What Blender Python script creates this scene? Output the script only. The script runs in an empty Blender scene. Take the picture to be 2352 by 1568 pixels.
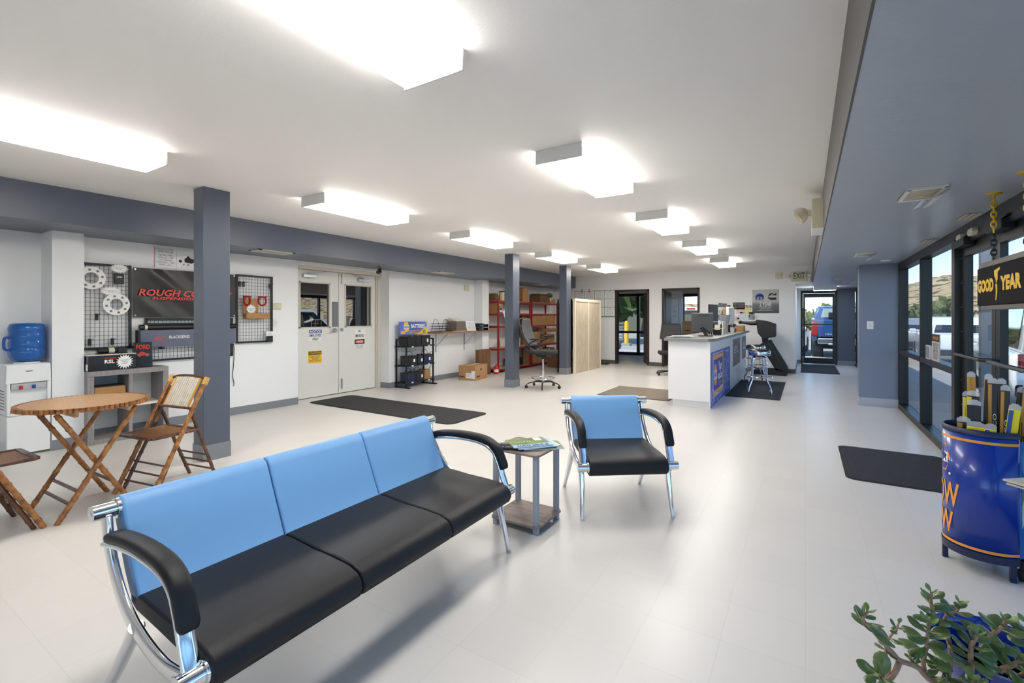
import bpy, bmesh, math, random
from mathutils import Vector as V, Matrix, Euler
random.seed(7)
SC = bpy.context.scene
COL = SC.collection
PI = math.pi
R = math.radians

# ------------------------------------------------------------------ materials
def lin(c):
    return tuple((v/255/12.92 if v/255 <= .04045 else ((v/255+.055)/1.055)**2.4) for v in c) + (1,)

def mat(name, rgb, rough=.5, metal=0., rgb2=None, nscale=8., bump=0., bscale=60., coat=0., spec=.5, stretch=None, emit=0., sheen=0.):
    m = bpy.data.materials.new(name); m.use_nodes = True
    nt = m.node_tree; N = nt.nodes; L = nt.links
    b = N['Principled BSDF']
    b.inputs['Base Color'].default_value = lin(rgb)
    b.inputs['Roughness'].default_value = rough
    b.inputs['Metallic'].default_value = metal
    b.inputs['Specular IOR Level'].default_value = spec
    b.inputs['Coat Weight'].default_value = coat
    if emit:
        b.inputs['Emission Color'].default_value = lin(rgb); b.inputs['Emission Strength'].default_value = emit
    tc = None
    if rgb2 or bump:
        tc = N.new('ShaderNodeTexCoord'); mp = N.new('ShaderNodeMapping')
        if stretch: mp.inputs['Scale'].default_value = stretch
        L.new(tc.outputs['Object'], mp.inputs['Vector'])
    if rgb2:
        n = N.new('ShaderNodeTexNoise'); n.inputs['Scale'].default_value = nscale; n.inputs['Detail'].default_value = 4
        L.new(mp.outputs[0], n.inputs['Vector'])
        r = N.new('ShaderNodeValToRGB'); r.color_ramp.elements[0].position = .32; r.color_ramp.elements[1].position = .68
        r.color_ramp.elements[0].color = lin(rgb); r.color_ramp.elements[1].color = lin(rgb2)
        L.new(n.outputs['Fac'], r.inputs['Fac']); L.new(r.outputs['Color'], b.inputs['Base Color'])
    if bump:
        n2 = N.new('ShaderNodeTexNoise'); n2.inputs['Scale'].default_value = bscale; n2.inputs['Detail'].default_value = 3
        L.new(mp.outputs[0], n2.inputs['Vector'])
        bp = N.new('ShaderNodeBump'); bp.inputs['Strength'].default_value = bump; bp.inputs['Distance'].default_value = .01
        L.new(n2.outputs['Fac'], bp.inputs['Height']); L.new(bp.outputs[0], b.inputs['Normal'])
    return m

def glass_mat(name, tint=(235, 242, 240), refl=1.0, mixbase=.04):
    m = bpy.data.materials.new(name); m.use_nodes = True
    nt = m.node_tree; N = nt.nodes; L = nt.links
    N.remove(N['Principled BSDF'])
    t = N.new('ShaderNodeBsdfTransparent'); t.inputs['Color'].default_value = lin(tint)
    g = N.new('ShaderNodeBsdfGlossy'); g.inputs['Roughness'].default_value = .0
    lw = N.new('ShaderNodeLayerWeight'); lw.inputs['Blend'].default_value = .5
    pw = N.new('ShaderNodeMath'); pw.operation = 'POWER'; pw.inputs[1].default_value = 5; L.new(lw.outputs['Facing'], pw.inputs[0])
    fr = N.new('ShaderNodeMath'); fr.operation = 'MULTIPLY_ADD'; fr.inputs[1].default_value = .7*refl; fr.inputs[2].default_value = mixbase; L.new(pw.outputs[0], fr.inputs[0])
    mx = N.new('ShaderNodeMixShader')
    L.new(fr.outputs[0], mx.inputs[0]); L.new(t.outputs[0], mx.inputs[1]); L.new(g.outputs[0], mx.inputs[2])
    L.new(mx.outputs[0], N['Material Output'].inputs['Surface'])
    return m

# ------------------------------------------------------------------ mesh builder
class MB:
    def __init__(s): s.bm = bmesh.new()
    def quad(s, pts):
        f = s.bm.faces.new([s.bm.verts.new(p) for p in pts]); return f
    def box(s, x0, x1, y0, y1, z0, z1, M=None):
        vs = [V((x, y, z)) for x in (x0, x1) for y in (y0, y1) for z in (z0, z1)]
        if M is not None: vs = [M @ v for v in vs]
        v = [s.bm.verts.new(p) for p in vs]
        for i in ((0, 1, 3, 2), (4, 6, 7, 5), (0, 4, 5, 1), (2, 3, 7, 6), (0, 2, 6, 4), (1, 5, 7, 3)):
            s.bm.faces.new([v[k] for k in i])
        return s
    def bar(s, p0, p1, w, t, up=(0, 0, 1)):          # rectangular bar between two points
        p0, p1 = V(p0), V(p1); d = (p1-p0); ln = d.length; d.normalize()
        u = V(up)
        if abs(d.dot(u)) > .98: u = V((1, 0, 0))
        a = d.cross(u).normalized(); b = a.cross(d)
        M = Matrix((( a.x, d.x, b.x, p0.x), (a.y, d.y, b.y, p0.y), (a.z, d.z, b.z, p0.z), (0, 0, 0, 1)))
        return s.box(-w/2, w/2, 0, ln, -t/2, t/2, M)
    def sweep(s, pts, sec, closed=False, up=(0, 0, 1), scale=None, cap=True):
        pts = [V(p) for p in pts]; n = len(pts); rings = []
        T = []
        for i in range(n):
            a = pts[(i-1) % n] if (closed or i > 0) else pts[i]
            b = pts[(i+1) % n] if (closed or i < n-1) else pts[i]
            T.append((b-a).normalized())
        u = V(up)
        if abs(T[0].dot(u)) > .95: u = V((1, 0, 0)) if abs(T[0].x) < .9 else V((0, 1, 0))
        a = T[0].cross(u).normalized(); b = a.cross(T[0]).normalized()
        for i in range(n):
            if i:
                q = T[i-1].rotation_difference(T[i]); a = q @ a; b = q @ b
            k = scale[i] if scale else 1
            rings.append([s.bm.verts.new(pts[i]+a*x*k+b*y*k) for x, y in sec])
        m = len(sec)
        for i in range(n if closed else n-1):
            r0, r1 = rings[i], rings[(i+1) % n]
            for j in range(m):
                s.bm.faces.new((r0[j], r0[(j+1) % m], r1[(j+1) % m], r1[j]))
        if cap and not closed:
            s.bm.faces.new(list(reversed(rings[0]))); s.bm.faces.new(rings[-1])
        return s
    def tube(s, pts, r, seg=10, closed=False, scale=None, cap=True):
        return s.sweep(pts, [(r*math.cos(2*PI*k/seg), r*math.sin(2*PI*k/seg)) for k in range(seg)], closed, scale=scale, cap=cap)
    def cyl(s, p0, p1, r, r2=None, seg=16):
        return s.tube([p0, p1], r, seg, scale=[1, (r2 if r2 is not None else r)/r])
    def lathe(s, prof, seg=24, c=(0, 0, 0), a0=0, a1=2*PI, capends=True):
        full = abs(a1-a0-2*PI) < 1e-6; n = seg if full else seg+1; rings = []
        for r, z in prof:
            rings.append([s.bm.verts.new((c[0]+r*math.cos(a0+(a1-a0)*k/seg), c[1]+r*math.sin(a0+(a1-a0)*k/seg), c[2]+z)) for k in range(n)])
        for i in range(len(prof)-1):
            for k in range(seg):
                k2 = (k+1) % n
                s.bm.faces.new((rings[i][k], rings[i][k2], rings[i+1][k2], rings[i+1][k]))
        if full and capends:
            if prof[0][0] > 1e-5: s.bm.faces.new(list(reversed(rings[0])))
            if prof[-1][0] > 1e-5: s.bm.faces.new(rings[-1])
        return s
    def prism(s, poly, d0, d1, f):                     # poly of (a,b); f(a,b,d)->xyz
        A = [s.bm.verts.new(f(a, b, d0)) for a, b in poly]; B = [s.bm.verts.new(f(a, b, d1)) for a, b in poly]
        n = len(poly)
        s.bm.faces.new(A); s.bm.faces.new(list(reversed(B)))
        for i in range(n): s.bm.faces.new((A[i], B[i], B[(i+1) % n], A[(i+1) % n]))
        return s
    def ball(s, c, r, sx=1, sy=1, sz=1, seg=14, rings=8, M=None):
        res = bmesh.ops.create_uvsphere(s.bm, u_segments=seg, v_segments=rings, radius=1)
        for v in res['verts']:
            p = V((v.co.x*r*sx, v.co.y*r*sy, v.co.z*r*sz))
            v.co = (M @ p if M is not None else p) + V(c)
        return s
    def build(s, name, m, parent=None, bevel=0., seg=2, smooth=35, subsurf=0, solid=0.):
        bmesh.ops.remove_doubles(s.bm, verts=s.bm.verts, dist=1e-6)
        bmesh.ops.recalc_face_normals(s.bm, faces=s.bm.faces)
        me = bpy.data.meshes.new(name); s.bm.to_mesh(me); s.bm.free()
        for k in (m if isinstance(m, (list, tuple)) else [m]): me.materials.append(k)
        if smooth:
            me.polygons.foreach_set('use_smooth', [True]*len(me.polygons)); me.set_sharp_from_angle(angle=R(smooth))
        o = bpy.data.objects.new(name, me); COL.objects.link(o)
        if parent is not None: o.parent = parent
        if solid:
            q = o.modifiers.new('solid', 'SOLIDIFY'); q.thickness = solid; q.offset = 0
        if bevel:
            q = o.modifiers.new('bevel', 'BEVEL'); q.width = bevel; q.segments = seg; q.limit_method = 'ANGLE'; q.angle_limit = R(40)
        if subsurf:
            q = o.modifiers.new('sub', 'SUBSURF'); q.levels = subsurf; q.render_levels = subsurf
        return o

def box(name, m, x0, x1, y0, y1, z0, z1, parent=None, bevel=0., M=None):
    return MB().box(x0, x1, y0, y1, z0, z1, M).build(name, m, parent, bevel=bevel)

def thing(name, label, cat, loc=(0, 0, 0), rz=0., group=None):
    o = bpy.data.objects.new(name, None); COL.objects.link(o); o.empty_display_size = .1
    o.location = loc; o.rotation_euler = (0, 0, rz); return tag(o, label, cat, group)
def tag(o, label, cat, group=None):
    o['label'] = label; o['category'] = cat
    if group: o['group'] = group
    return o
def struct(o):
    o['kind'] = 'structure'; return o
def lab(o, label):
    o['label'] = label; return o
def kids(o): return [c for c in bpy.data.objects if c.parent == o]
def dup(root, loc, rz, label, group=None):
    r = root.copy(); COL.objects.link(r); r.location = loc; r.rotation_euler = (0, 0, rz); r['label'] = label
    if group: r['group'] = group
    for ch in kids(root):
        c = ch.copy(); COL.objects.link(c); c.parent = r
        for g in kids(ch):
            d = g.copy(); COL.objects.link(d); d.parent = c
    return r

def text(s, w, h, m, parent, org, xd, yd, shear=0., bold=0., name='lettering', lift=.0012, wcap=None):
    """lettering filling w x h, centred on org, running along xd with its height along yd"""
    cu = bpy.data.curves.new('t', 'FONT'); cu.body = s; cu.align_x = 'CENTER'; cu.offset = bold; cu.shear = shear; cu.resolution_u = 2
    cu.space_line = .9
    to = bpy.data.objects.new('t', cu); COL.objects.link(to)
    bpy.context.view_layer.update()
    me = bpy.data.meshes.new_from_object(to.evaluated_get(bpy.context.evaluated_depsgraph_get()))
    bpy.data.objects.remove(to); bpy.data.curves.remove(cu)
    xs = [v.co.x for v in me.vertices]; ys = [v.co.y for v in me.vertices]
    x0, x1, y0, y1 = min(xs), max(xs), min(ys), max(ys)
    xd, yd, org = V(xd).normalized(), V(yd).normalized(), V(org); nrm = xd.cross(yd)
    for v in me.vertices:
        a = ((v.co.x-x0)/(x1-x0)-.5)*w; b = ((v.co.y-y0)/(y1-y0)-.5)*h
        v.co = org + xd*a + yd*b + nrm*lift
    me.name = name; me.materials.clear(); me.materials.append(m)
    o = bpy.data.objects.new(name, me); COL.objects.link(o)
    if parent is not None: o.parent = parent
    return o

def flat(name, m, pts, parent, org, xd, yd, lift=.0008):
    """a flat printed shape given in (a,b) on the plane xd, yd"""
    xd, yd, org = V(xd).normalized(), V(yd).normalized(), V(org); nrm = xd.cross(yd)
    b = MB(); polys = pts if isinstance(pts[0][0], (list, tuple)) else [pts]
    for P in polys: b.quad([org+xd*p[0]+yd*p[1]+nrm*lift for p in P])
    return b.build(name, m, parent, smooth=0)
def rect(w, h, cx=0, cy=0): return [(cx-w/2, cy-h/2), (cx+w/2, cy-h/2), (cx+w/2, cy+h/2), (cx-w/2, cy+h/2)]
def disc(r, cx=0, cy=0, n=24, rx=1.): return [(cx+r*rx*math.cos(2*PI*k/n), cy+r*math.sin(2*PI*k/n)) for k in range(n)]
def burst(r, n=18, cx=0, cy=0, ry=1.):
    return [(cx+(r if k % 2 == 0 else r*.66)*math.cos(PI*k/n), cy+ry*(r if k % 2 == 0 else r*.66)*math.sin(PI*k/n)) for k in range(2*n)]

# shared materials
M = {}
def mk(k, *a, **kw): M[k] = mat(k, *a, **kw); return M[k]
mk('white_wall', (236, 237, 238), .55, bump=.05, bscale=90)
mk('ceiling_white', (243, 241, 238), .6, bump=.08, bscale=70)
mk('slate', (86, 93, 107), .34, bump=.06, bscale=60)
mk('slate_soffit', (172, 178, 188), .3, bump=.18, bscale=9, stretch=(.5, 4, 1))
mk('base_grey', (128, 132, 138), .5)
mk('black_frame', (26, 26, 27), .38)
mk('chrome', (226, 228, 232), .09, 1.)
mk('steel', (175, 178, 182), .28, 1.)
mk('black_plastic', (24, 24, 26), .42)
mk('black_metal', (22, 23, 25), .4)
mk('black_leather', (20, 21, 26), .5, spec=.35, bump=.06, bscale=300)
mk('blue_leather', (116, 166, 214), .46, bump=.05, bscale=280)
mk('rubber', (38, 39, 41), .85)
mk('white_plastic', (232, 232, 230), .35)
mk('white_paper', (236, 236, 236), .7)
mk('off_white', (222, 218, 204), .5)
mk('beige_plastic', (205, 199, 176), .5)
mk('cardboard', (176, 132, 84), .8, rgb2=(166, 122, 76), nscale=5)
mk('cardboard_dark', (124, 88, 58), .8, rgb2=(112, 80, 52), nscale=5)
mk('napa_blue', (10, 50, 150), .3)
mk('ink', (30, 30, 32), .6); mk('ink_grey', (120, 122, 126), .6); mk('ink_red', (205, 42, 38), .55); mk('ink_white', (240, 240, 240), .6)
mk('ink_yellow', (246, 190, 40), .55); mk('ink_blue', (36, 76, 160), .55); mk('ink_orange', (243, 160, 52), .5); mk('ink_green', (30, 110, 62), .55)
mk('red_metal', (150, 34, 36), .45)
M['glass'] = glass_mat('glass')
# ------------------------------------------------------------------ camera
TH = math.atan((1850-1176)/1075.)
cam = bpy.data.cameras.new('camera'); co = bpy.data.objects.new('camera', cam); COL.objects.link(co)
co.location = (0, 0, 1.36); co.rotation_euler = (PI/2, 0, TH)
cam.sensor_fit = 'HORIZONTAL'; cam.sensor_width = 36; cam.lens = 36*1075/2352; cam.shift_y = -56/2352; cam.clip_start = .05; cam.clip_end = 900
SC.camera = co

# ------------------------------------------------------------------ floor material: glossy vinyl tile
def floor_mat():
    m = bpy.data.materials.new('vinyl_tile'); m.use_nodes = True; nt = m.node_tree; N = nt.nodes; L = nt.links; b = N['Principled BSDF']
    tc = N.new('ShaderNodeTexCoord')
    br = N.new('ShaderNodeTexBrick'); br.offset = 0; br.inputs['Scale'].default_value = 1
    br.inputs['Brick Width'].default_value = .305; br.inputs['Row Height'].default_value = .305; br.inputs['Mortar Size'].default_value = .0022
    br.inputs['Color1'].default_value = lin((220, 217, 211)); br.inputs['Color2'].default_value = lin((217, 214, 208)); br.inputs['Mortar'].default_value = lin((212, 209, 204))
    L.new(tc.outputs['Object'], br.inputs['Vector'])
    n = N.new('ShaderNodeTexNoise'); n.inputs['Scale'].default_value = 2.2; n.inputs['Detail'].default_value = 5; L.new(tc.outputs['Object'], n.inputs['Vector'])
    mx = N.new('ShaderNodeMixRGB'); mx.blend_type = 'MULTIPLY'; mx.inputs[0].default_value = .0
    L.new(br.outputs['Color'], mx.inputs[1]); L.new(n.outputs['Color'], mx.inputs[2]); L.new(mx.outputs[0], b.inputs['Base Color'])
    mr = N.new('ShaderNodeMapRange'); mr.inputs[3].default_value = .27; mr.inputs[4].default_value = .33
    L.new(n.outputs['Fac'], mr.inputs[0]); L.new(mr.outputs[0], b.inputs['Roughness'])
    bp = N.new('ShaderNodeBump'); bp.inputs['Strength'].default_value = .06; bp.inputs['Distance'].default_value = .004
    n2 = N.new('ShaderNodeTexNoise'); n2.inputs['Scale'].default_value = 6; L.new(tc.outputs['Object'], n2.inputs['Vector'])
    L.new(n2.outputs['Fac'], bp.inputs['Height']); L.new(bp.outputs[0], b.inputs['Normal'])
    b.inputs['Specular IOR Level'].default_value = .42
    return m
M['floor'] = floor_mat()
ZC, ZB, ZS = 2.587, 2.245, 2.16       # ceiling, beam underside, soffit
YB = 13.15                              # back wall
Y0 = -3.4                               # wall behind the camera
struct(box('floor', M['floor'], -7.3, 1.29, Y0, 19.2, -.12, 0))
struct(box('ceiling', M['ceiling_white'], -5.95, .15, Y0, YB, ZC, 3.1))
struct(box('ceiling_beam', M['slate'], -7.3, -5.95, Y0, YB, ZB, 3.1))
sof = MB().box(.15, 1.29, Y0, YB+2.99, ZS, 3.1).build('ceiling_soffit', M['slate_soffit']); struct(sof); struct(box('fascia_shade', mat('fascia_shade_grey', (84, 82, 80), .5), .142, .15, Y0, YB, ZS-.002, ZC))  # thin sheet over the slate soffit face, its warm grey shade put into colour
struct(box('ceiling_corridor', M['ceiling_white'], -.36, .15, YB+.15, YB+2.99, ZS, 3.1))
# left wall with the recessed double door
struct(box('wall_left', M['white_wall'], -7.3, -6.85, Y0, 1.55, 0, ZB))
w = MB(); w.box(-7.3, -6.74, 1.57, 4.43, 0, ZB); w.box(-7.3, -6.74, 6.33, YB, 0, ZB); w.box(-7.3, -6.74, 4.43, 6.33, 2.205, ZB); struct(w.build('wall_left', M['white_wall']))
struct(box('pillar_wall', M['white_wall'], -6.85, -6.5, 1.55, 1.80, 0, ZB))
struct(box('pillar_wall', M['white_wall'], -6.74, -6.5, 9.04, 9.315, 0, ZB))
b = MB()
for y0, y1 in ((1.8, 4.43), (6.33, 9.04), (9.315, YB)): b.box(-6.74, -6.73, y0, y1, 0, .105)
b.box(-6.5, -6.492, 1.55, 1.80, 0, .105); b.box(-6.5, -6.492, 9.04, 9.315, 0, .105); b.box(-6.74, -6.492, 9.032, 9.04, 0, .105); b.box(-6.74, -6.492, 1.80, 1.808, 0, .105)
b.box(-7.0, -6.73, 6.322, 6.33, 0, .105); b.box(-6.85, -6.84, Y0, 1.55, 0, .105)
struct(b.build('baseboard_left', M['base_grey']))
# blue columns
for y in (2.18, 7.66, 10.05):
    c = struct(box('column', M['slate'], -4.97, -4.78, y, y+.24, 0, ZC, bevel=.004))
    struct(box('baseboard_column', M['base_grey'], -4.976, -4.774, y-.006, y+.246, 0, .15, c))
# back wall with two door openings
w = MB()
for x0, x1 in ((-7.3, -4.69), (-3.71, -3.35), (-2.38, -.21)): w.box(x0, x1, YB, YB+.15, 0, 3.1)
w.box(-4.69, -3.71, YB, YB+.15, 2.135, 3.1); w.box(-3.35, -2.38, YB, YB+.15, 2.135, 3.1)
w.box(-.21, .15, YB, YB+.15, ZS, 3.1)
struct(w.build('wall_back', M['white_wall']))
b = MB()
for x0, x1 in ((-6.74, -4.69), (-3.71, -3.35), (-2.38, -.21)): b.box(x0, x1, YB-.01, YB, 0, .105)
struct(b.build('baseboard_back', mat('baseboard_brown', (92, 88, 84), .5)))
struct(box('wall_corridor', M['white_wall'], -.36, -.21, YB+.15, YB+2.99, 0, ZS))
struct(box('baseboard_corridor', M['base_grey'], -.21, -.20, YB, YB+2.95, 0, .11))
# exit end wall
YE = 16.1
w = MB(); w.box(-.36, -.115, YE, YE+.2, 0, 3.1); w.box(-.115, .765, YE, YE+.2, 2.13, 3.1); struct(w.build('wall_exit', M['white_wall']))
struct(box('wall_exit', M['slate'], .765, 1.17, YE, YE+.2, 0, 3.1))
b = MB(); b.box(-.21, -.115, YE-.01, YE, 0, .11); b.box(.765, 1.17, YE-.01, YE, 0, .13); struct(b.build('baseboard_exit', M['base_grey']))
# blue pillar by the storefront
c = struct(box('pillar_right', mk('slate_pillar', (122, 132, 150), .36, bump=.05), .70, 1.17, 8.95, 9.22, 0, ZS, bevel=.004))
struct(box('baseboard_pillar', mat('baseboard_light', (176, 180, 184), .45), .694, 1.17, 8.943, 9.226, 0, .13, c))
# wall behind the camera with its own storefront opening, and the wall over the glazing
w = MB(); w.box(-7.3, -1.8, Y0-.15, Y0, 0, 3.1); w.box(1.0, 1.29, Y0-.15, Y0, 0, 3.1); w.box(-1.8, 1.0, Y0-.15, Y0, 2.2, 3.1); w.box(-1.8, 1.0, Y0-.15, Y0, 0, .3)
struct(w.build('wall_behind', M['white_wall']))
# ------------------------------------------------------------------ storefront
fr = MB()
xa, xb = 1.17, 1.28
fr.box(xa, xb, Y0, YE, ZS-.10, ZS+.02)                                  # head
for y0, y1 in ((Y0, 3.92), (5.78, 8.95), (9.22, YE)): fr.box(xa, xb, y0, y1, 0, .08); fr.box(xa, xb, y0, y1, .82, .885)
for y in (8.90, 7.38, 2.45, .95, -.6, -2.2, 9.25, 10.9, 12.5, 14.2, 15.9): fr.box(xa, xb, y, y+.05, .08, ZS-.1)
struct(fr.build('window_1', M['black_frame'], bevel=.003))
g = MB()
for y0, y1 in ((Y0, 3.92), (5.86, 8.90), (9.3, YE)): g.quad(((1.226, y0, .08), (1.226, y1, .08), (1.226, y1, 2.06), (1.226, y0, 2.06)))
struct(g.build('window_pane', M['glass'], smooth=0))
# entrance double door (Y 3.96 .. 5.78)
dr = MB(); dr.box(xa-.02, xb, 5.76, 5.86, 0, ZS-.1); dr.box(xa-.02, xb, 3.88, 3.97, 0, ZS-.1); dr.box(xa-.01, xb, 3.97, 5.76, 2.0, ZS-.1)
d1 = struct(dr.build('door_1', M['black_frame'], bevel=.003))
sb = MB()
for k in range(8): sb.cyl((1.20, 5.757, .35+.22*k), (1.20, 5.752, .35+.22*k), .006, seg=8)
sb.build('screw', M['steel'], d1)
for y0, y1 in ((4.87, 5.75), (3.98, 4.86)):
    lf = MB(); lf.box(1.20, 1.245, y0, y0+.085, .02, 2.0); lf.box(1.20, 1.245, y1-.085, y1, .02, 2.0); lf.box(1.20, 1.245, y0+.085, y1-.085, 1.90, 2.0); lf.box(1.20, 1.245, y0+.085, y1-.085, .02, .22)
    l = lf.build('door_leaf', M['black_frame'], d1, bevel=.002)
    q = MB(); q.quad(((1.222, y0+.08, .22), (1.222, y1-.08, .22), (1.222, y1-.08, 1.9), (1.222, y0+.08, 1.9))); q.build('door_pane', M['glass'], l, smooth=0)
    p = MB(); p.tube([(1.2, y0+.06, 1.03), (1.14, y0+.09, 1.03), (1.14, y1-.09, 1.03), (1.2, y1-.06, 1.03)], .016, 8); p.build('push_bar', M['black_metal'], l)
    q = MB(); q.box(1.12, 1.19, y1-.42, y1-.1, 1.965, 2.03); q.bar((1.15, y1-.16, 2.035), (1.15, y1-.45, 2.05), .02, .012); q.build('door_closer', M['black_metal'], l, bevel=.004)
# exit glass door at the far end
dr = MB(); dr.box(-.115, -.06, YE-.02, YE+.1, 0, 2.13); dr.box(.71, .765, YE-.02, YE+.1, 0, 2.13); dr.box(-.06, .71, YE-.02, YE+.1, 2.05, 2.13)
d2 = struct(dr.build('door_2', M['black_frame'], bevel=.003))
lf = MB(); lf.box(-.055, -.01, YE+.02, YE+.065, .02, 2.04); lf.box(.655, .705, YE+.02, YE+.065, .02, 2.04); lf.box(-.01, .655, YE+.02, YE+.065, 1.93, 2.04); lf.box(-.01, .655, YE+.02, YE+.065, .02, .18)
l = lf.build('door_leaf', M['black_frame'], d2, bevel=.002)
q = MB(); q.quad(((-.02, YE+.045, .17), (.66, YE+.045, .17), (.66, YE+.045, 1.94), (-.02, YE+.045, 1.94))); q.build('door_pane', M['glass'], l, smooth=0)
q = MB(); q.cyl((-.03, YE-.03, 1.15), (.68, YE-.03, 1.15), .012, seg=8); q.tube([(0, YE+.02, 1.13), (.02, YE-.04, 1.13), (.02, YE-.04, .95), (0, YE+.02, .95)], .01, 8); q.build('door_handle', M['black_metal'], l)
q = MB(); q.box(.36, .68, YE-.05, YE+.02, 1.93, 1.99); q.build('door_closer', M['black_metal'], l)

# ------------------------------------------------------------------ sky, sun, exposure
wd = bpy.data.worlds.new('sky'); SC.world = wd; wd.use_nodes = True
N = wd.node_tree.nodes; L = wd.node_tree.links
sk = N.new('ShaderNodeTexSky'); sk.sky_type = 'NISHITA'; sk.sun_disc = False; sk.sun_elevation = R(54); sk.sun_rotation = R(215); sk.altitude = 1800; sk.air_density = 1.0; sk.dust_density = .1; sk.ozone_density = 1.5
tn = N.new('ShaderNodeMixRGB'); tn.blend_type = 'MULTIPLY'; tn.inputs[0].default_value = 1; tn.inputs[2].default_value = (.76, .89, 1, 1); L.new(sk.outputs[0], tn.inputs[1]); L.new(tn.outputs[0], N['Background'].inputs['Color']); N['Background'].inputs['Strength'].default_value = .21
sl = bpy.data.lights.new('sun', 'SUN'); sl.energy = 2.8; sl.angle = R(.6); sl.color = (1, .95, .87)
so = bpy.data.objects.new('sun', sl); COL.objects.link(so)
d = V((.34, .48, -.81)); so.rotation_euler = d.to_track_quat('-Z', 'Y').to_euler(); so.location = (-10, -8, 12)
vs = SC.view_settings; vs.view_transform = 'Standard'; vs.look = 'None'; vs.gamma = 1; vs.use_curve_mapping = False; vs.exposure = 0.85
SC.cycles.max_bounces = 20; SC.cycles.diffuse_bounces = 16; SC.cycles.glossy_bounces = 5; SC.cycles.transparent_max_bounces = 16
SC.cycles.sample_clamp_indirect = 10; SC.cycles.caustics_reflective = False; SC.cycles.caustics_refractive = False

# ------------------------------------------------------------------ ceiling lights (row over the left, row over the middle)
lens = bpy.data.materials.new('light_lens'); lens.use_nodes = True
n_ = lens.node_tree.nodes; l_ = lens.node_tree.links; b_ = n_['Principled BSDF']
b_.inputs['Base Color'].default_value = lin((240, 240, 238)); b_.inputs['Roughness'].default_value = .25
tc = n_.new('ShaderNodeTexCoord'); sp = n_.new('ShaderNodeSeparateXYZ'); l_.new(tc.outputs['Object'], sp.inputs[0])
wv = n_.new('ShaderNodeMath'); wv.operation = 'MULTIPLY'; wv.inputs[1].default_value = 2*PI/.117; l_.new(sp.outputs['X'], wv.inputs[0])
cs = n_.new('ShaderNodeMath'); cs.operation = 'COSINE'; l_.new(wv.outputs[0], cs.inputs[0])
ma = n_.new('ShaderNodeMath'); ma.operation = 'MULTIPLY_ADD'; ma.inputs[1].default_value = .3; ma.inputs[2].default_value = 1.; l_.new(cs.outputs[0], ma.inputs[0])
ms = n_.new('ShaderNodeMath'); ms.operation = 'MULTIPLY'; ms.inputs[1].default_value = 11.0; l_.new(ma.outputs[0], ms.inputs[0])
ge = n_.new('ShaderNodeNewGeometry'); sz = n_.new('ShaderNodeSeparateXYZ'); l_.new(ge.outputs['Normal'], sz.inputs[0])
dn = n_.new('ShaderNodeMapRange'); dn.inputs[1].default_value = -.9; dn.inputs[2].default_value = -.2; dn.inputs[3].default_value = 1; dn.inputs[4].default_value = .95; l_.new(sz.outputs['Z'], dn.inputs[0])
mf = n_.new('ShaderNodeMath'); mf.operation = 'MULTIPLY'; l_.new(ms.outputs[0], mf.inputs[0]); l_.new(dn.outputs[0], mf.inputs[1]); l_.new(mf.outputs[0], b_.inputs['Emission Strength']); b_.inputs['Emission Color'].default_value = (1, .955, .905, 1)
M['lens'] = lens; mk('fixture_white', (222, 222, 220), .45)
def ceiling_light(x, y, w, l, label, zc=ZC, h=.1):
    t = thing('ceiling_light', label, 'ceiling light', (x, y, zc), 0, 'wraparound ceiling lights')
    q = MB(); q.box(-w/2+.035, w/2-.035, .012, l-.012, -.05, 0); q.box(-w/2, w/2, 0, .012, -h, 0); q.box(-w/2, w/2, l-.012, l, -h, 0); q.build('housing', M['fixture_white'], t, bevel=.003)
    pr = [(-w/2+.004, -.046), (-w/2+.006, -h+.014), (-w/2+.02, -h+.002), (w/2-.02, -h+.002), (w/2-.006, -h+.014), (w/2-.004, -.046)]
    q = MB(); q.prism(pr, .012, l-.012, lambda a, c, d: (a, d, c)); q.build('diffuser', M['lens'], t, smooth=50)
    return t
rowA = [(.42, 'lit ceiling light above the bamboo table, cut by the picture edge'), (2.92, 'lit ceiling light in front of the white double doors'), (5.28, 'lit ceiling light near the second slate column, third in the doors row'),
        (7.80, 'lit ceiling light over the tall mesh drafting chair'), (10.28, 'lit ceiling light above the whitewashed wood partition')]
for y, s in rowA: ceiling_light(-4.20, y, .37, 1.17, s)
rowB = [(.53, 'largest lit ceiling light, nearest the camera above the blue sofa'), (3.03, 'lit ceiling light above the blue armchair'), (5.44, 'lit ceiling light before the white service counter, third of its row'),
        (7.89, 'lit ceiling light over the near end of the service counter'), (10.45, 'lit ceiling light over the far end of the service counter, last of its row')]
for y, s in rowB: ceiling_light(-1.51, y, .37, 1.17, s)
ceiling_light(.43, 14.6, .5, .32, 'small lit ceiling light in front of the glass exit door', ZS, .1)
# ------------------------------------------------------------------ rooms behind the back wall
mk('door_brown', (72, 46, 34), .45, rgb2=(60, 38, 28), nscale=6, stretch=(6, 6, .5))
mk('frame_brown', (52, 43, 38), .45)
mk('office_wall', (214, 200, 192), .7)
w = MB(); w.box(-6.3, -6.2, YB+.15, 16.6, 0, 2.5); w.box(-3.6, -3.5, YB+.15, 16.6, 0, 2.5); w.box(-3.5, -2.9, 16.5, 16.7, 0, .85)
w.box(-6.3, -5.95, 16.5, 16.7, 0, 2.5); w.box(-4.4, -3.5, 16.5, 16.7, 0, 2.5); w.box(-5.95, -4.4, 16.5, 16.7, 2.2, 2.5); w.box(-3.5, -.36, 16.5, 16.7, 2.15, 2.5); w.box(-1.6, -.36, 16.5, 16.7, 0, 2.15); w.box(-3.5, -1.6, 16.5, 16.7, 0, .85)
struct(w.build('wall_office', M['office_wall']))
struct(box('ceiling_office', M['ceiling_white'], -6.3, -.36, YB+.15, 16.7, 2.5, 2.6))
f = MB()
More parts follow.
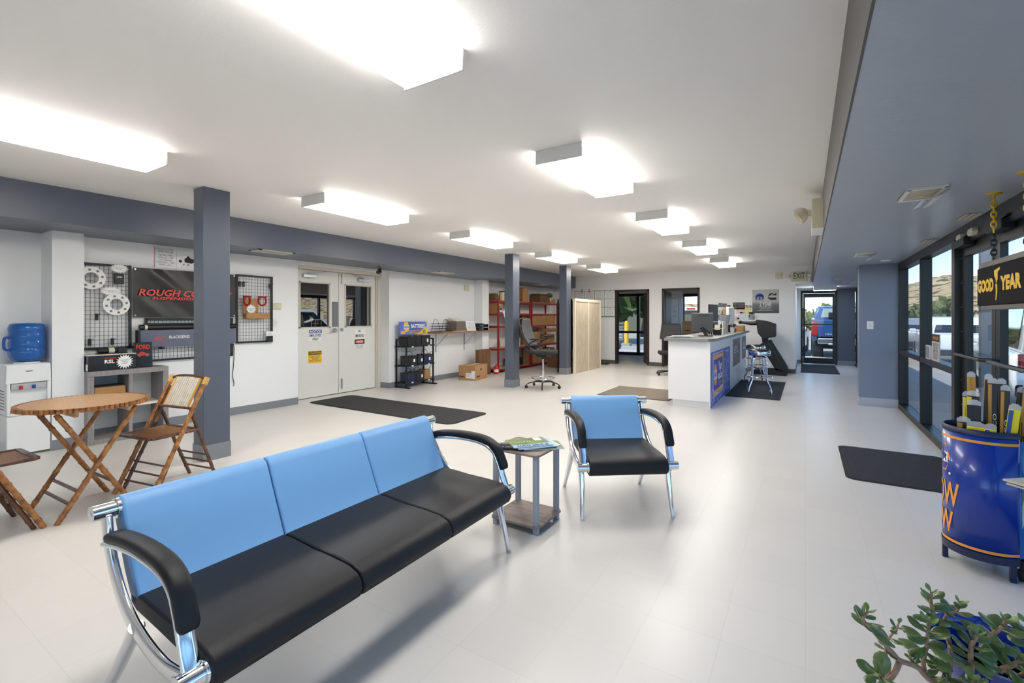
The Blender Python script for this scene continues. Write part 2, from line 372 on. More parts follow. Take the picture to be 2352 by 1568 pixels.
for x in (-5.95, -5.10, -4.45): f.box(x, x+.1, 16.5, 16.6, 0, 2.2)
f.box(-5.95, -4.4, 16.5, 16.6, 2.1, 2.2); f.box(-5.95, -4.4, 16.5, 16.6, .78, .86); f.box(-5.95, -4.4, 16.5, 16.6, 0, .1)
d = struct(f.build('door_3', M['black_frame'], bevel=.003))
q = MB(); q.quad(((-5.9, 16.55, .1), (-4.4, 16.55, .1), (-4.4, 16.55, 2.15), (-5.9, 16.55, 2.15))); q.build('door_pane', M['glass'], d, smooth=0)
f = MB(); f.box(-3.5, -1.6, 16.5, 16.58, 2.05, 2.15); f.box(-3.5, -1.6, 16.5, 16.58, .85, .93); f.box(-3.5, -3.47, 16.5, 16.58, .85, 2.15); f.box(-2.6, -2.52, 16.5, 16.58, .85, 2.15)
d = struct(f.build('window_2', M['black_frame'], bevel=.003))
q = MB(); q.quad(((-3.5, 16.55, .9), (-1.6, 16.55, .9), (-1.6, 16.55, 2.1), (-3.5, 16.55, 2.1))); q.build('window_pane', M['glass'], d, smooth=0)
def door_frame(x0, x1, name):
    f = MB(); f.box(x0-.005, x0+.05, YB-.02, YB+.17, 0, 2.14); f.box(x1-.05, x1+.005, YB-.02, YB+.17, 0, 2.14); f.box(x0-.005, x1+.005, YB-.02, YB+.17, 2.09, 2.145)
    return struct(f.build(name, M['frame_brown'], bevel=.004))
dA = door_frame(-4.69, -3.71, 'door_4'); dB = door_frame(-3.35, -2.38, 'door_5')
Mx = Matrix.Translation((-3.765, YB+.16, 0)) @ Matrix.Rotation(R(113), 4, 'Z')
lf = box('door_leaf', M['door_brown'], 0, .88, 0, .042, .012, 2.08, dA, bevel=.003, M=Mx)
q = MB(); q.ball((0, 0, 0), .03); o = q.build('door_knob', M['steel'], lf); o.matrix_local = Mx @ Matrix.Translation((.82, .07, .98))
q = MB()
for z in (.25, 1.03, 1.82): q.box(-.012, .012, -.004, .046, z, z+.1, Mx)
q.build('hinge', M['steel'], lf)
Mx = Matrix.Translation((-3.295, YB+.16, 0)) @ Matrix.Rotation(R(93), 4, 'Z')
lf = box('door_leaf', M['door_brown'], 0, .86, 0, .042, .012, 2.08, dB, bevel=.003, M=Mx)
# things seen in the right-hand office
t = thing('whiteboard', 'whiteboard with marker scribbles on the office wall beyond the open doorway', 'whiteboard', (-3.5, 14.75, 1.45))
box('board', M['white_paper'], 0, .015, 0, .9, -.25, .45, t, bevel=.002)
q = MB(); q.tube([(.01, -.01, -.26), (.01, .91, -.26), (.01, .91, .46), (.01, -.01, .46)], .012, 6, closed=True); q.build('frame', M['steel'], t)
text('~ x ~~ 7\nn ~ oo\n~~ v x', .6, .4, M['ink_grey'], t, (.016, .45, .1), (0, 1, 0), (0, 0, 1))
t = thing('desk', 'pale desk inside the right-hand office under the window', 'desk', (-3.0, 15.5, 0))
box('desk_top', M['off_white'], -.48, 1.0, -.4, .5, .72, .76, t, bevel=.004)
for x in (-.45, .95):
    for y in (-.36, .44): box('leg', M['steel'], x-.02, x+.02, y-.02, y+.02, 0, .72, t)
t = tag(box('storage_box', mat('box_tan', (204, 178, 136), .7), -3.29, -2.98, 15.35, 15.7, .76, 1.24, bevel=.006), 'tan cardboard file box on the office desk by the window', 'box')
box('handle_slot', M['cardboard_dark'], -3.2, -3.06, 15.346, 15.352, .93, .96, t)
t = tag(box('ring_binder', mat('binder_red', (120, 44, 38), .5), -2.96, -2.86, 15.4, 15.68, .76, 1.19, bevel=.004), 'dark red binder standing beside the tan file box', 'binder')

# ------------------------------------------------------------------ outside
mk('concrete', (176, 170, 160), .9, rgb2=(160, 154, 145), nscale=.6)
mk('asphalt', (164, 163, 161), .9, rgb2=(150, 149, 147), nscale=1.2)
def hill_mat():
    m = mat('hill_scrub', (205, 178, 136), .95, rgb2=(182, 154, 114), nscale=.12); nt = m.node_tree; N = nt.nodes; L = nt.links
    tc = [n for n in N if n.type == 'TEX_COORD'][0]; b = N['Principled BSDF']; src = b.inputs['Base Color'].links[0].from_socket
    n = N.new('ShaderNodeTexNoise'); n.inputs['Scale'].default_value = .62; n.inputs['Detail'].default_value = 3; L.new(tc.outputs['Object'], n.inputs['Vector'])
    r = N.new('ShaderNodeValToRGB'); r.color_ramp.elements[0].position = .50; r.color_ramp.elements[1].position = .58; L.new(n.outputs['Fac'], r.inputs['Fac'])
    mx = N.new('ShaderNodeMixRGB'); mx.inputs[2].default_value = lin((98, 92, 64)); L.new(r.outputs['Color'], mx.inputs[0]); L.new(src, mx.inputs[1]); L.new(mx.outputs[0], b.inputs['Base Color'])
    return m
gm = MB(); gm.box(-260, 260, -60, 400, -.4, -.13); struct(gm.build('ground', M['concrete']))
gm = MB(); gm.box(1.3, 260, -60, 16.4, -.128, -.122); struct(gm.build('ground_asphalt', M['asphalt']))
h = MB(); NX, NY = 90, 26; grid = []
for i in range(NX+1):
    row = []
    for j in range(NY+1):
        x = -120+300*i/NX; y = 92+110*j/NY; u = j/NY
        if x > 8: top = 2.6+5.6*min(1, (x-8)/10)**.8+3.2*(1-math.exp(-max(0, x-18)/22))+.5*math.sin(x*.31)+.3*math.sin(x*.77+2)
        else: top = 2.6+2.4*min(1, max(0, -4-x)/16)+.25*math.sin(x*.3)
        prof = min(1, u*3.2)**.8
        z = -.4+top*prof*(1+.12*u)+.35*math.sin(x*.9+y*.7)*prof+random.uniform(-.2, .2)*prof
        row.append(h.bm.verts.new((x, y, z)))
    grid.append(row)
for i in range(NX):
    for j in range(NY): h.bm.faces.new((grid[i][j], grid[i+1][j], grid[i+1][j+1], grid[i][j+1]))
struct(h.build('hill', hill_mat(), smooth=180))
mk('leaf_outside', (92, 104, 50), .8, rgb2=(58, 72, 32), nscale=1.5)
mk('leaf_olive', (128, 130, 74), .85, rgb2=(96, 100, 54), nscale=1.2)
mk('bark', (88, 70, 54), .9)
def tree(x, y, h, r, label, m='leaf_outside', n=420, low=.35, rg=0):
    rn = random.Random(int(x*31+y*7)); t = thing('tree', label, 'tree', (x, y, -.13), 0, 'trees and bushes outside the windows')
    q = MB(); q.tube([(0, 0, 0), (.05*h, 0, h*.3), (0, .04*h, h*.7)], .05*h*.5+.04, 7, scale=[1, .75, .3]); q.build('trunk', M['bark'], t)
    q = MB(); cl = [(V((rn.uniform(-.6, .6)*r, rn.uniform(-.6, .6)*r, h*rn.uniform(low, .88)))) for _ in range(9)]
    for _ in range(n):
        c = rn.choice(cl); dd = V((rn.gauss(0, 1), rn.gauss(0, 1), rn.gauss(0, 1))).normalized()*rn.random()**.4*r*.55
        p = c+dd; s = r*rn.uniform(.10, .2); e = Euler((rn.uniform(0, 6), rn.uniform(0, 6), rn.uniform(0, 6))).to_matrix()
        q.quad([p+e @ V((-s, -s*.6, 0)), p+e @ V((s, -s*.6, 0)), p+e @ V((s, s*.6, .2*s)), p+e @ V((-s, s*.6, .2*s))])
    q.build('foliage', M[m], t, smooth=0); return t
tree(-10.6, 27, 6.5, 3.4, 'shady green tree framed by the brown doorway with the glass door', n=900)
tree(-10.4, 35, 6.0, 1.8, 'narrow green tree right of the shady one through the glass door', n=500)
tree(-16.5, 66, 2.2, 2.6, 'far grey-green bushes below the hill in the office window', 'leaf_olive', low=.1)
tree(-9.0, 62, 2.1, 2.6, 'round bush below the hill at the right of the office window', 'leaf_olive', low=.1)
for x, y, h_, l_ in ((-.9, 62, 2.1, 'olive bush at the left edge of the exit door view'), (2.6, 70, 2.3, 'olive bush behind the blue pickup roof'), (5.5, 74, 2.4, 'olive bush furthest right beyond the blue pickup'),
                     (9.2, 62, 2.4, 'olive shrub at the hill foot behind the white hatchback'), (13.0, 66, 2.6, 'olive shrub at the hill foot in the second storefront pane'), (17.2, 68, 2.8, 'olive shrub at the hill foot behind the entrance door glass')):
    tree(x, y, h_, 2.4, l_, 'leaf_olive', 300, .15)
# building seen through the office window
t = thing('building', 'low building with a white roof band seen through the office window', 'building', (-9.0, 44, -.13))
box('wall', mat('far_wall', (108, 104, 84), .8), -7, 7, 0, 5, 0, 2.08, t); box('roof', M['white_paper'], -7.2, 7.2, -.2, 5.2, 2.08, 2.40, t); box('roof_sign', M['ink_red'], -.0, .7, -.24, -.2, 2.18, 2.3, t)
t = thing('bollard', 'yellow bollard on the lot seen through the glass door', 'bollard', (-7.95, 24, -.13))
q = MB(); q.lathe([(.11, 0), (.11, 1.2), (.08, 1.28), (0, 1.3)], 16); q.build('post', M['ink_yellow'], t)
box('base', M['concrete'], -.22, .22, -.22, .22, 0, .12, t)
t = thing('pallet_stack', 'grey pallet leaning upright beside the yellow bollard', 'pallet', (-8.6, 24.4, -.13))
for k in range(6): box('slat', M['ink_grey'], -.3, .35, 0, .06, .25+.17*k, .35+.17*k, t)
for x in (-.28, .3): box('post', M['ink_grey'], x-.03, x+.03, .06, .12, 0, 1.25, t)
t = tag(MB().ball((-7.3, 19.9, .1), .42, 1.1, .8, .75).build('rock', mat('rock', (104, 92, 78), .9, bump=.5, bscale=9)), 'rounded brown rock on the ground outside the glass door', 'rock')

mk('car_glass', (30, 36, 44), .05, spec=.8); mk('tyre', (28, 28, 29), .8); mk('tail_red', (170, 26, 30), .25)
def wheel(parent, x, y, r, w, rim='steel'):
    q = MB(); q.lathe([(r*.62, -w/2), (r*.9, -w/2), (r, -w/2+.03), (r, w/2-.03), (r*.9, w/2), (r*.62, w/2)], 24)
    o = q.build('wheel', M['tyre'], parent); o.rotation_euler = (0, PI/2, 0); o.location = (x, y, r)
    q = MB(); q.lathe([(0, -w*.3), (r*.62, -w*.42), (r*.62, w*.42), (0, w*.3)], 16); o2 = q.build('rim', M[rim], o)
    return o
def car(name, label, loc, rz, paint, L=4.6, W=1.82, H=1.62, suv=True, group='parked cars outside'):
    t = thing(name, label, 'car', loc, rz, group)
    lo = [(-L/2, .42), (-L/2-.03, .72), (-L/2+.05, .98), (L/2-1.35, 1.02), (L/2-.25, .9), (L/2, .7), (L/2, .38), (L/2-.4, .26), (-L/2+.3, .26)]
    q = MB(); q.prism(lo, -W/2, W/2, lambda a, b, d: (d, a, b)); q.build('body', paint, t, bevel=.06, seg=3)
    ca = [(-L/2+.08, .98), (-L/2+.28 if suv else -L/2+.9, H-.05), (-L/2+.5 if suv else -L/2+1.2, H), (L/2-2.3, H), (L/2-1.35, 1.0)]
    q = MB()
    q.prism(ca, -W/2+.12, W/2-.12, lambda a, b, d: (d*(1 if b < 1.2 else .88), a, b)); q.build('cabin', paint, t, bevel=.05, seg=3)
    q = MB(); y0 = -L/2+.03 if suv else -L/2+.5
    if suv: q.quad(((-W/2+.26, -L/2+.1, 1.04), (W/2-.26, -L/2+.1, 1.04), (W/2-.34, -L/2+.262, H-.1), (-W/2+.34, -L/2+.262, H-.1)))
    else: q.quad(((-W/2+.26, -L/2+.16, 1.04), (W/2-.26, -L/2+.16, 1.04), (W/2-.34, -L/2+.84, H-.1), (-W/2+.34, -L/2+.84, H-.1)))
    q.build('rear_window', M['car_glass'], t, smooth=0)
    for sx in (-1, 1):
        q = MB(); a = sx*(W/2-.115); b2 = sx*((W/2-.12)*.88+.012); k = .35 if suv else 1.0
        q.quad(((a, -L/2+k, 1.04), (a, L/2-1.6, 1.04), (b2, L/2-2.36, H-.09), (b2, -L/2+k+.2, H-.09))); q.build('side_window', M['car_glass'], t, smooth=0)
        q = MB(); q.box(sx*(W/2-.2)-.12, sx*(W/2-.2)+.12, -L/2-.035, -L/2+.1, .72, .98); q.build('tail_light', M['tail_red'], t, bevel=.02)
        q = MB(); q.box(sx*(W/2+.08)-.09, sx*(W/2+.08)+.09, L/2-1.6, L/2-1.48, .98, 1.1); q.build('mirror', paint, t, bevel=.03)
        for y in (-L/2+.85, L/2-.85): wheel(t, sx*(W/2-.1), y, .34, .22)
    box('bumper', M['rubber'], -W/2+.05, W/2-.05, -L/2-.06, -L/2+.1, .38, .56, t, bevel=.03)
    return t
mk('paint_white', (238, 240, 242), .22, coat=.6); mk('paint_silver', (196, 192, 182), .3, .5, coat=.5); mk('paint_blue', (44, 82, 138), .25, coat=.6)
car('hatchback', 'silver sedan parked furthest off, seen through the first storefront pane', (4.35, 25.4, -.13), R(-14), M['paint_silver'], H=1.45, suv=False)
car('hatchback', 'white hatchback with red tail light behind the second storefront pane', (4.05, 20.2, -.13), R(-6), M['paint_white'], H=1.5)
car('van', 'big white van parked close to the entrance door glass', (3.75, 11.6, -.13), R(-8), M['paint_white'], L=5.2, W=2.0, H=1.78)
car('hatchback', 'white car left of the blue pickup in the exit door view', (-.95, 22.6, -.13), R(175), M['paint_white'], H=1.5)
# blue pickup, tailgate towards the exit door
t = thing('pickup_truck', 'lifted blue pickup truck with its tailgate facing the glass exit door', 'truck', (1.22, 18.6, -.13))
W2 = 1.0
q = MB(); q.box(-W2+.06, W2-.06, 0, .06, .84, 1.40); q.build('tailgate', M['paint_blue'], t, bevel=.025, seg=3)
for sx in (-1, 1):
    q = MB(); q.prism([(0, .84), (0, 1.42), (2.0, 1.46), (2.0, .8), (1.75, .8), (1.6, 1.1), (1.2, 1.22), (.8, 1.1), (.62, .8), (.4, .7), (.1, .7)], sx*(W2-.12), sx*(W2+.03), lambda a, b, d: (d, a, b)); q.build('fender', M['paint_blue'], t, bevel=.03, seg=2)
    box('tail_light', M['tail_red'], sx*(W2-.04)-.09, sx*(W2-.04)+.09, -.02, .1, .86, 1.32, t, bevel=.02)
q = MB(); q.box(-W2+.2, W2-.2, .06, 2.0, .85, .95); q.build('bed_floor', M['rubber'], t)
q = MB(); q.prism([(2.02, .75), (2.02, 1.42), (2.2, 1.86), (2.5, 1.9), (3.6, 1.9), (4.3, 1.42), (5.5, 1.3), (5.6, .8), (5.4, .55), (2.02, .55)], -W2+.02, W2-.02, lambda a, b, d: (d*(1 if b < 1.5 else .84), a, b)); q.build('cab', M['paint_blue'], t, bevel=.04, seg=3)
q = MB(); q.quad(((-.74, 2.008, 1.48), (.74, 2.008, 1.48), (.66, 2.165, 1.81), (-.66, 2.165, 1.81))); q.build('rear_window', mat('truck_glass', (150, 160, 150), .08, spec=.8), t, smooth=0)
for x in (-.35, .35):
    q = MB(); q.box(x-.16, x+.16, 1.95, 2.0, 1.44, 1.66); q.build('headrest', M['rubber'], t, bevel=.05, seg=3)
q = MB(); q.box(-W2+.12, W2-.12, -.22, 0, .62, .8); q.box(-W2+.4, W2-.4, -.24, -.02, .58, .64); q.build('bumper', M['steel'], t, bevel=.03)
q = MB(); q.box(-.06, .06, -.3, 0, .5, .6); q.box(-.8, .8, .2, 2, .52, .66); q.cyl((-.9, 1.2, .45), (.9, 1.2, .45), .07); q.ball((.15, 1.2, .45), .17); q.build('axle', M['black_metal'], t)
text('HEAVY DUTY', .62, .035, M['ink_white'], t, (-.35, -.002, .93), (1, 0, 0), (0, 0, 1))
for sx in (-1, 1): wheel(t, sx*.86, 1.2, .46, .32); wheel(t, sx*.86, 4.5, .46, .32)
# canopy posts outside the storefront
for y, s in ((8.3, 'grey canopy post outside the far storefront panes'), (3.2, 'grey canopy post outside, beside the hanging tyre sign')):
    t = thing('canopy_post', s, 'post', (2.05 if y < 5 else 1.95, y, -.13)); box('shaft', M['base_grey'], -.05, .05, -.05, .05, 0, 3.0, t, bevel=.004); box('foot_plate', M['steel'], -.1, .1, -.1, .1, 0, .015, t)
# ------------------------------------------------------------------ chrome framed blue and black seating
def ellipse(a, b, n=14, p=2.6):
    out = []
    for k in range(n):
        t = 2*PI*k/n; c, s = math.cos(t), math.sin(t)
        out.append((a*abs(c)**(2/p)*(1 if c >= 0 else -1), b*abs(s)**(2/p)*(1 if s >= 0 else -1)))
    return out
def smooth_path(P, n=5):
    P = [V(p) for p in P]; out = []
    for i in range(len(P)-1):
        a, b, c, d = P[max(i-1, 0)], P[i], P[i+1], P[min(i+2, len(P)-1)]
        for k in range(n):
            t = k/n
            out.append(.5*((2*b)+(c-a)*t+(2*a-5*b+4*c-d)*t*t+(3*b-a-3*c+d)*t**3))
    out.append(P[-1]); return out
SEAT = [(-.50, .425), (-.40, .43), (-.25, .42), (-.12, .418), (-.03, .412), (.02, .398), (.045, .372), (.05, .345), (.038, .315), (.01, .298), (-.03, .296), (-.07, .318), (-.14, .345), (-.30, .36), (-.46, .372), (-.505, .39)]
BACK = [(-.425, .405), (-.44, .42), (-.485, .52), (-.53, .62), (-.562, .695), (-.578, .722), (-.605, .733), (-.634, .722), (-.648, .69), (-.64, .65), (-.615, .60), (-.555, .48), (-.50, .40), (-.47, .385)]
def seating(name, label, cat, loc, rz, L, n):
    t = thing(name, label, cat, loc, rz)
    ins = .072; w = (L-2*ins)/n
    for k in range(n):
        x0 = -L/2+ins+k*w+.003; x1 = x0+w-.006
        q = MB(); q.prism(SEAT, x0, x1, lambda a, b, d: (d, a, b)); lab(q.build('seat_cushion', M['black_leather'], t, bevel=.009, seg=3, smooth=50), 'black padded seat cushion')
        q = MB(); q.prism(BACK, x0, x1, lambda a, b, d: (d, a, b)); lab(q.build('back_cushion', M['blue_leather'], t, bevel=.009, seg=3, smooth=50), 'blue padded back cushion')
    for nm, y, z in (('front_rail', 0, .352), ('back_rail', -.605, .69)):
        q = MB(); q.cyl((-L/2, y, z), (L/2, y, z), .028, seg=20)
        for s in (-1, 1): q.cyl((s*(L/2-ins+.006), y, z), (s*(L/2-ins-.012), y, z), .036, seg=20); q.cyl((s*L/2, y, z), (s*(L/2+.002), y, z), .008, seg=8)
        q.build(nm, M['chrome'], t, bevel=.002)
    for s in (-1, 1):
        x = s*(L/2-.042)
        C = smooth_path([(x, -.600, .672), (x, -.585, .60), (x, -.545, .52), (x, -.48, .44), (x, -.40, .382), (x, -.28, .34), (x, -.15, .322), (x, -.02, .335)])
        q = MB(); q.sweep(C, ellipse(.027, .013), up=(1, 0, 0) if False else (0, 0, 1)); f = q.build('side_frame', M['chrome'], t, smooth=60)
        A = smooth_path([(x, -.580, .585), (x, -.46, .607), (x, -.30, .617), (x, -.17, .607), (x, -.10, .575), (x, -.065, .52), (x, -.035, .44), (x, -.008, .372)])
        q = MB(); q.sweep(A, ellipse(.025, .011)); q.build('arm_bar', M['chrome'], f, smooth=60)
        Pd = smooth_path([(x, -.560, .612), (x, -.46, .632), (x, -.30, .643), (x, -.155, .632), (x, -.075, .592), (x, -.04, .53), (x, -.018, .478)])
        nn = len(Pd); sc = [min(1, .72+.5*min(i, nn-1-i)/3) for i in range(nn)]
        q = MB(); q.sweep(Pd, ellipse(.030, .018, 16, 3), scale=sc); lab(q.build('armrest_pad', M['black_leather'], t, smooth=60), 'black padded armrest')
        q = MB(); q.tube([(x, -.075, .335), (x, -.04, .2), (x+s*.01, .0, .008)], .021, 14, scale=[1, .9, .6]); q.cyl((x+s*.01, 0, .008), (x+s*.01, .001, 0), .013, seg=12); q.build('front_leg', M['chrome'], t, smooth=60)
        q = MB(); q.tube([(x, -.36, .372), (x, -.50, .19), (x+s*.005, -.645, .008)], .023, 14, scale=[1, .9, .6]); q.cyl((x+s*.005, -.645, .008), (x+s*.005, -.646, 0), .014, seg=12); q.build('rear_leg', M['chrome'], t, smooth=60)
    return t
seating('sofa', 'three-seat sofa with blue backs, black seats and chrome frame', 'sofa', (-1.455, 1.458, 0), R(-89.5), 1.735, 3)
seating('armchair', 'single blue-backed armchair with black seat and chrome arms', 'armchair', (-1.015, 3.09, 0), R(-143.5), .69, 1)

# ------------------------------------------------------------------ side table, magazines, remotes
mk('grey_wood', (150, 134, 126), .5, rgb2=(112, 98, 92), nscale=5, stretch=(1.2, 7, 1)); mk('tube_grey', (150, 155, 166), .35)
t = thing('side_table', 'small two-shelf side table with grey posts between sofa and armchair', 'side table', (-1.578, 2.70, 0))
for nm, z in (('table_top', .488), ('shelf', .044)):
    q = MB(); q.prism([(-.18, -.15), (-.16, -.172), (.16, -.172), (.18, -.15), (.18, .15), (.16, .172), (-.16, .172), (-.18, .15)], z, z+.014, lambda a, b, d: (a, b, d)); q.build(nm, M['grey_wood'], t, bevel=.002)
for x in (-.15, .15):
    for y in (-.14, .14): box('leg', M['tube_grey'], x-.0165, x+.0165, y-.0165, y+.0165, 0, .487, t, bevel=.004)
mk('mag_green', (118, 140, 64), .35, rgb2=(72, 96, 40), nscale=14); mk('mag_blue', (150, 190, 224), .35); mk('mag_teal', (96, 128, 104), .4, rgb2=(140, 160, 130), nscale=9)
def magazine(label, x, y, z, rz, m, w=.21, h=.275, th=.005, tilt=0.):
    t = thing('magazine', label, 'magazine', (x, y, z), rz, 'magazines on the side table'); t.rotation_euler = (tilt, 0, rz)
    box('pages', M['white_paper'], -w/2+.002, w/2-.002, -h/2+.002, h/2-.002, .0004, th-.0004, t)
    box('cover', m, -w/2, w/2, -h/2, h/2, th-.0004, th, t); return t
TZ = .503
m1 = magazine('teal magazine at the bottom right of the pile on the side table', -1.49, 2.75, TZ, R(-50), M['mag_teal'], .2, .265)
m2 = magazine('white magazine mostly hidden under the green one', -1.53, 2.735, TZ+.006, R(-32), M['white_paper'], .2, .27)
m3 = magazine('light blue titled magazine just under the top green one', -1.535, 2.715, TZ+.012, R(-40), M['mag_blue'])
m4 = magazine('green magazine on top of the pile on the side table', -1.565, 2.705, TZ+.018, R(-40), M['mag_green'], .21, .27)
flat('address_patch', M['white_paper'], rect(.07, .05, -.06, .08), m4, (0, 0, .0052), (1, 0, 0), (0, 1, 0))
flat('title_band', M['mag_blue'], rect(.055, .27, .0775, 0), m4, (0, 0, .0052), (1, 0, 0), (0, 1, 0))
text('AUTO GENIUS', .22, .032, M['ink'], m4, (.08, 0, .0056), (0, 1, 0), (-1, 0, 0), bold=.03)
text('LIVE IT', .1, .02, M['ink_white'], m4, (-.01, -.03, .0054), (0, 1, 0), (-1, 0, 0))
for x, y, rz, s, k in ((-1.67, 2.61, R(-62), 'long black remote with pale buttons beside the magazines', 1), (-1.615, 2.568, R(-62), 'plain black remote control in front of the buttoned one', 0)):
    t = thing('remote_control', s, 'remote', (x, y, TZ), rz)
    q = MB(); q.box(-.022, .022, -.085, .085, 0, .019); q.build('body', M['black_plastic'], t, bevel=.006, seg=3)
    q = MB()
    for i in range(6 if k else 2):
        for j in (-1, 0, 1): q.box(j*.012-.004, j*.012+.004, -.07+i*.022, -.06+i*.022, .019, .0215)
    o = q.build('button_panel', M['ink_grey'] if k else M['rubber'], t); o['kind'] = 'stuff'

# ------------------------------------------------------------------ bamboo table and folding chairs
def bamboo_mat(name, c1, c2, node=(70, 40, 20)):
    m = mat(name, c1, .32, rgb2=c2, nscale=22, coat=.3, bump=.12, bscale=40); return m
mk_b = bamboo_mat('bamboo', (186, 124, 56), (116, 66, 30)); M['bamboo'] = mk_b
M['bamboo_dark'] = bamboo_mat('bamboo_dark', (112, 68, 38), (66, 36, 22)); M['bamboo_top'] = mat('bamboo_top', (184, 148, 106), .45, rgb2=(158, 120, 78), nscale=30, stretch=(1, 10, 1), coat=.2)
mk('rattan', (214, 164, 84), .5); mk('bamboo_slat', (226, 220, 206), .45, rgb2=(206, 196, 174), nscale=20); mk('bamboo_seat', (150, 104, 52), .42, rgb2=(104, 66, 32), nscale=26, stretch=(1, 9, 1), coat=.2)
def pole(q, p0, p1, r, step=.105, off=.03, sd=0):
    p0, p1 = V(p0), V(p1); L = (p1-p0).length; rn = random.Random(sd); pts = [0.]; sc = [1.]; d = off+rn.random()*.03
    while d < L-.02:
        pts += [d-.012, d-.004, d+.004, d+.012]; sc += [1., 1.17, 1.17, .97]; d += step*rn.uniform(.85, 1.15)
    pts.append(L); sc.append(1.)
    bow = (p1-p0).cross(V((0, 1, .3))).normalized()*.004
    q.tube([p0.lerp(p1, a/L)+bow*math.sin(a*9+sd) for a in pts], r, 10, scale=sc); return q
t = thing('bamboo_table', 'round bamboo folding table with crossed pole legs', 'table', (-4.40, 1.225, 0), R(2))
q = MB(); q.lathe([(0, .738), (.352, .738), (.352, .757), (0, .757)], 48); q.build('table_top', M['bamboo_top'], t)
q = MB()
for k in range(74):
    a = 2*PI*k/74; q.cyl((.353*math.cos(a), .353*math.sin(a), .728), (.353*math.cos(a), .353*math.sin(a), .7585), .0142, seg=8)
q.build('split_bamboo_rim', M['bamboo'], t, smooth=60)['kind'] = 'stuff'
for y in (-.14, .15): box('apron', M['bamboo_top'], -.30, .30, y-.012, y+.012, .695, .737, t, bevel=.003)
for k, (x, y0, y1) in enumerate(((.25, -.225, .21), (-.25, -.225, .21), (.205, .20, -.215), (-.205, .20, -.215))):
    q = MB(); pole(q, (x, y0, 0), (x, y1, .715), .0165, .115, .05, k+3); q.build('leg', M['bamboo'], t, smooth=60)
for y, z, x in ((-.11, .18, .25), (-.155, .11, .25), (.075, .20, .205)):
    q = MB(); q.tube([(-x, y, z), (x, y, z)], .011, 8); lab(q.build('stretcher', M['bamboo_dark'], t), 'dark cross stretcher')
def bamboo_chair(label, loc, rz):
    t = thing('bamboo_chair', label, 'chair', loc, rz, 'bamboo folding chairs')
    H = .86
    for s in (-1, 1):
        q = MB(); pole(q, (s*.215, .205, 0), (s*.215, -.225, H), .0165, .10, .04, 5+s); q.build('front_leg', M['bamboo'], t, smooth=60)
        q = MB(); pole(q, (s*.188, .165, 0), (s*.188, -.20, H-.08), .0135, .12, .05, 9+s); q.build('doubling_pole', M['bamboo_dark'], t, smooth=60)
        q = MB(); pole(q, (s*.168, -.335, 0), (s*.19, -.108, .62), .0135, .13, .05, 14+s); lab(q.build('rear_leg', M['bamboo_dark'], t, smooth=60), 'darker rear leg pole')
        q = MB(); d = V((0, -.43, .86)).normalized(); p = V((s*.215, -.225, H)); q.cyl(p-d*.055, p+d*.004, .021, seg=12); lab(q.build('rattan_binding', M['rattan'], t), 'pale rattan wrapping at the pole top')
    at = lambda z, dy=0: .205-.43*z/.86+dy                        # pole line
    q = MB(); q.tube(smooth_path([(-.215, at(.85), .845), (-.1, at(.86)-.006, .868), (.1, at(.86)-.006, .868), (.215, at(.85), .845)], 4), .011, 8); q.build('top_rail', M['bamboo_dark'], t)
    q = MB(); q.tube([(-.215, at(.63), .63), (.215, at(.63), .63)], .011, 8); q.build('lower_rail', M['bamboo_dark'], t)
    for s in (-1, 1):
        q = MB(); q.tube([(s*.145, at(.85), .855), (s*.145, at(.63), .63)], .010, 8); q.build('back_stile', M['rattan'], t)
    q = MB()
    for k in range(11):
        x = -.128+.0256*k; q.bar((x, at(.85), .857), (x, at(.63), .634), .0195, .006, up=(0, 1, .3))
    q.build('back_slats', M['bamboo_slat'], t)
    q = MB(); q.box(-.165, .165, -.15, .16, .446, .455); q.build('seat', M['bamboo_seat'], t)
    q = MB()
    for (a, b) in (((-.185, .18), (.185, .18)), ((.185, .18), (.185, -.17)), ((.185, -.17), (-.185, -.17)), ((-.185, -.17), (-.185, .18))):
        q.bar((a[0], a[1], .45), (b[0], b[1], .45), .034, .022)
    lab(q.build('seat_rim', M['bamboo_dark'], t, bevel=.006), 'dark bamboo border of the seat')
    for z in (.09, .155, .22):
        q = MB(); q.tube([(-.2, at(z, -.02), z), (.2, at(z, -.02), z)], .0075, 7); q.build('front_stretcher', M['bamboo_dark'], t)
        y = -.335+.227*z/.62; q = MB(); q.tube([(-.168, y, z), (.168, y, z)], .0075, 7); q.build('rear_stretcher', M['bamboo_dark'], t)
    return t
c1 = bamboo_chair('bamboo folding chair with its slatted back against the blue column', (-4.33, 1.665, 0), R(190))
c2 = dup(c1, (-4.38, .745, 0), R(2), 'bamboo folding chair cut by the left picture edge, only seat and legs in view')
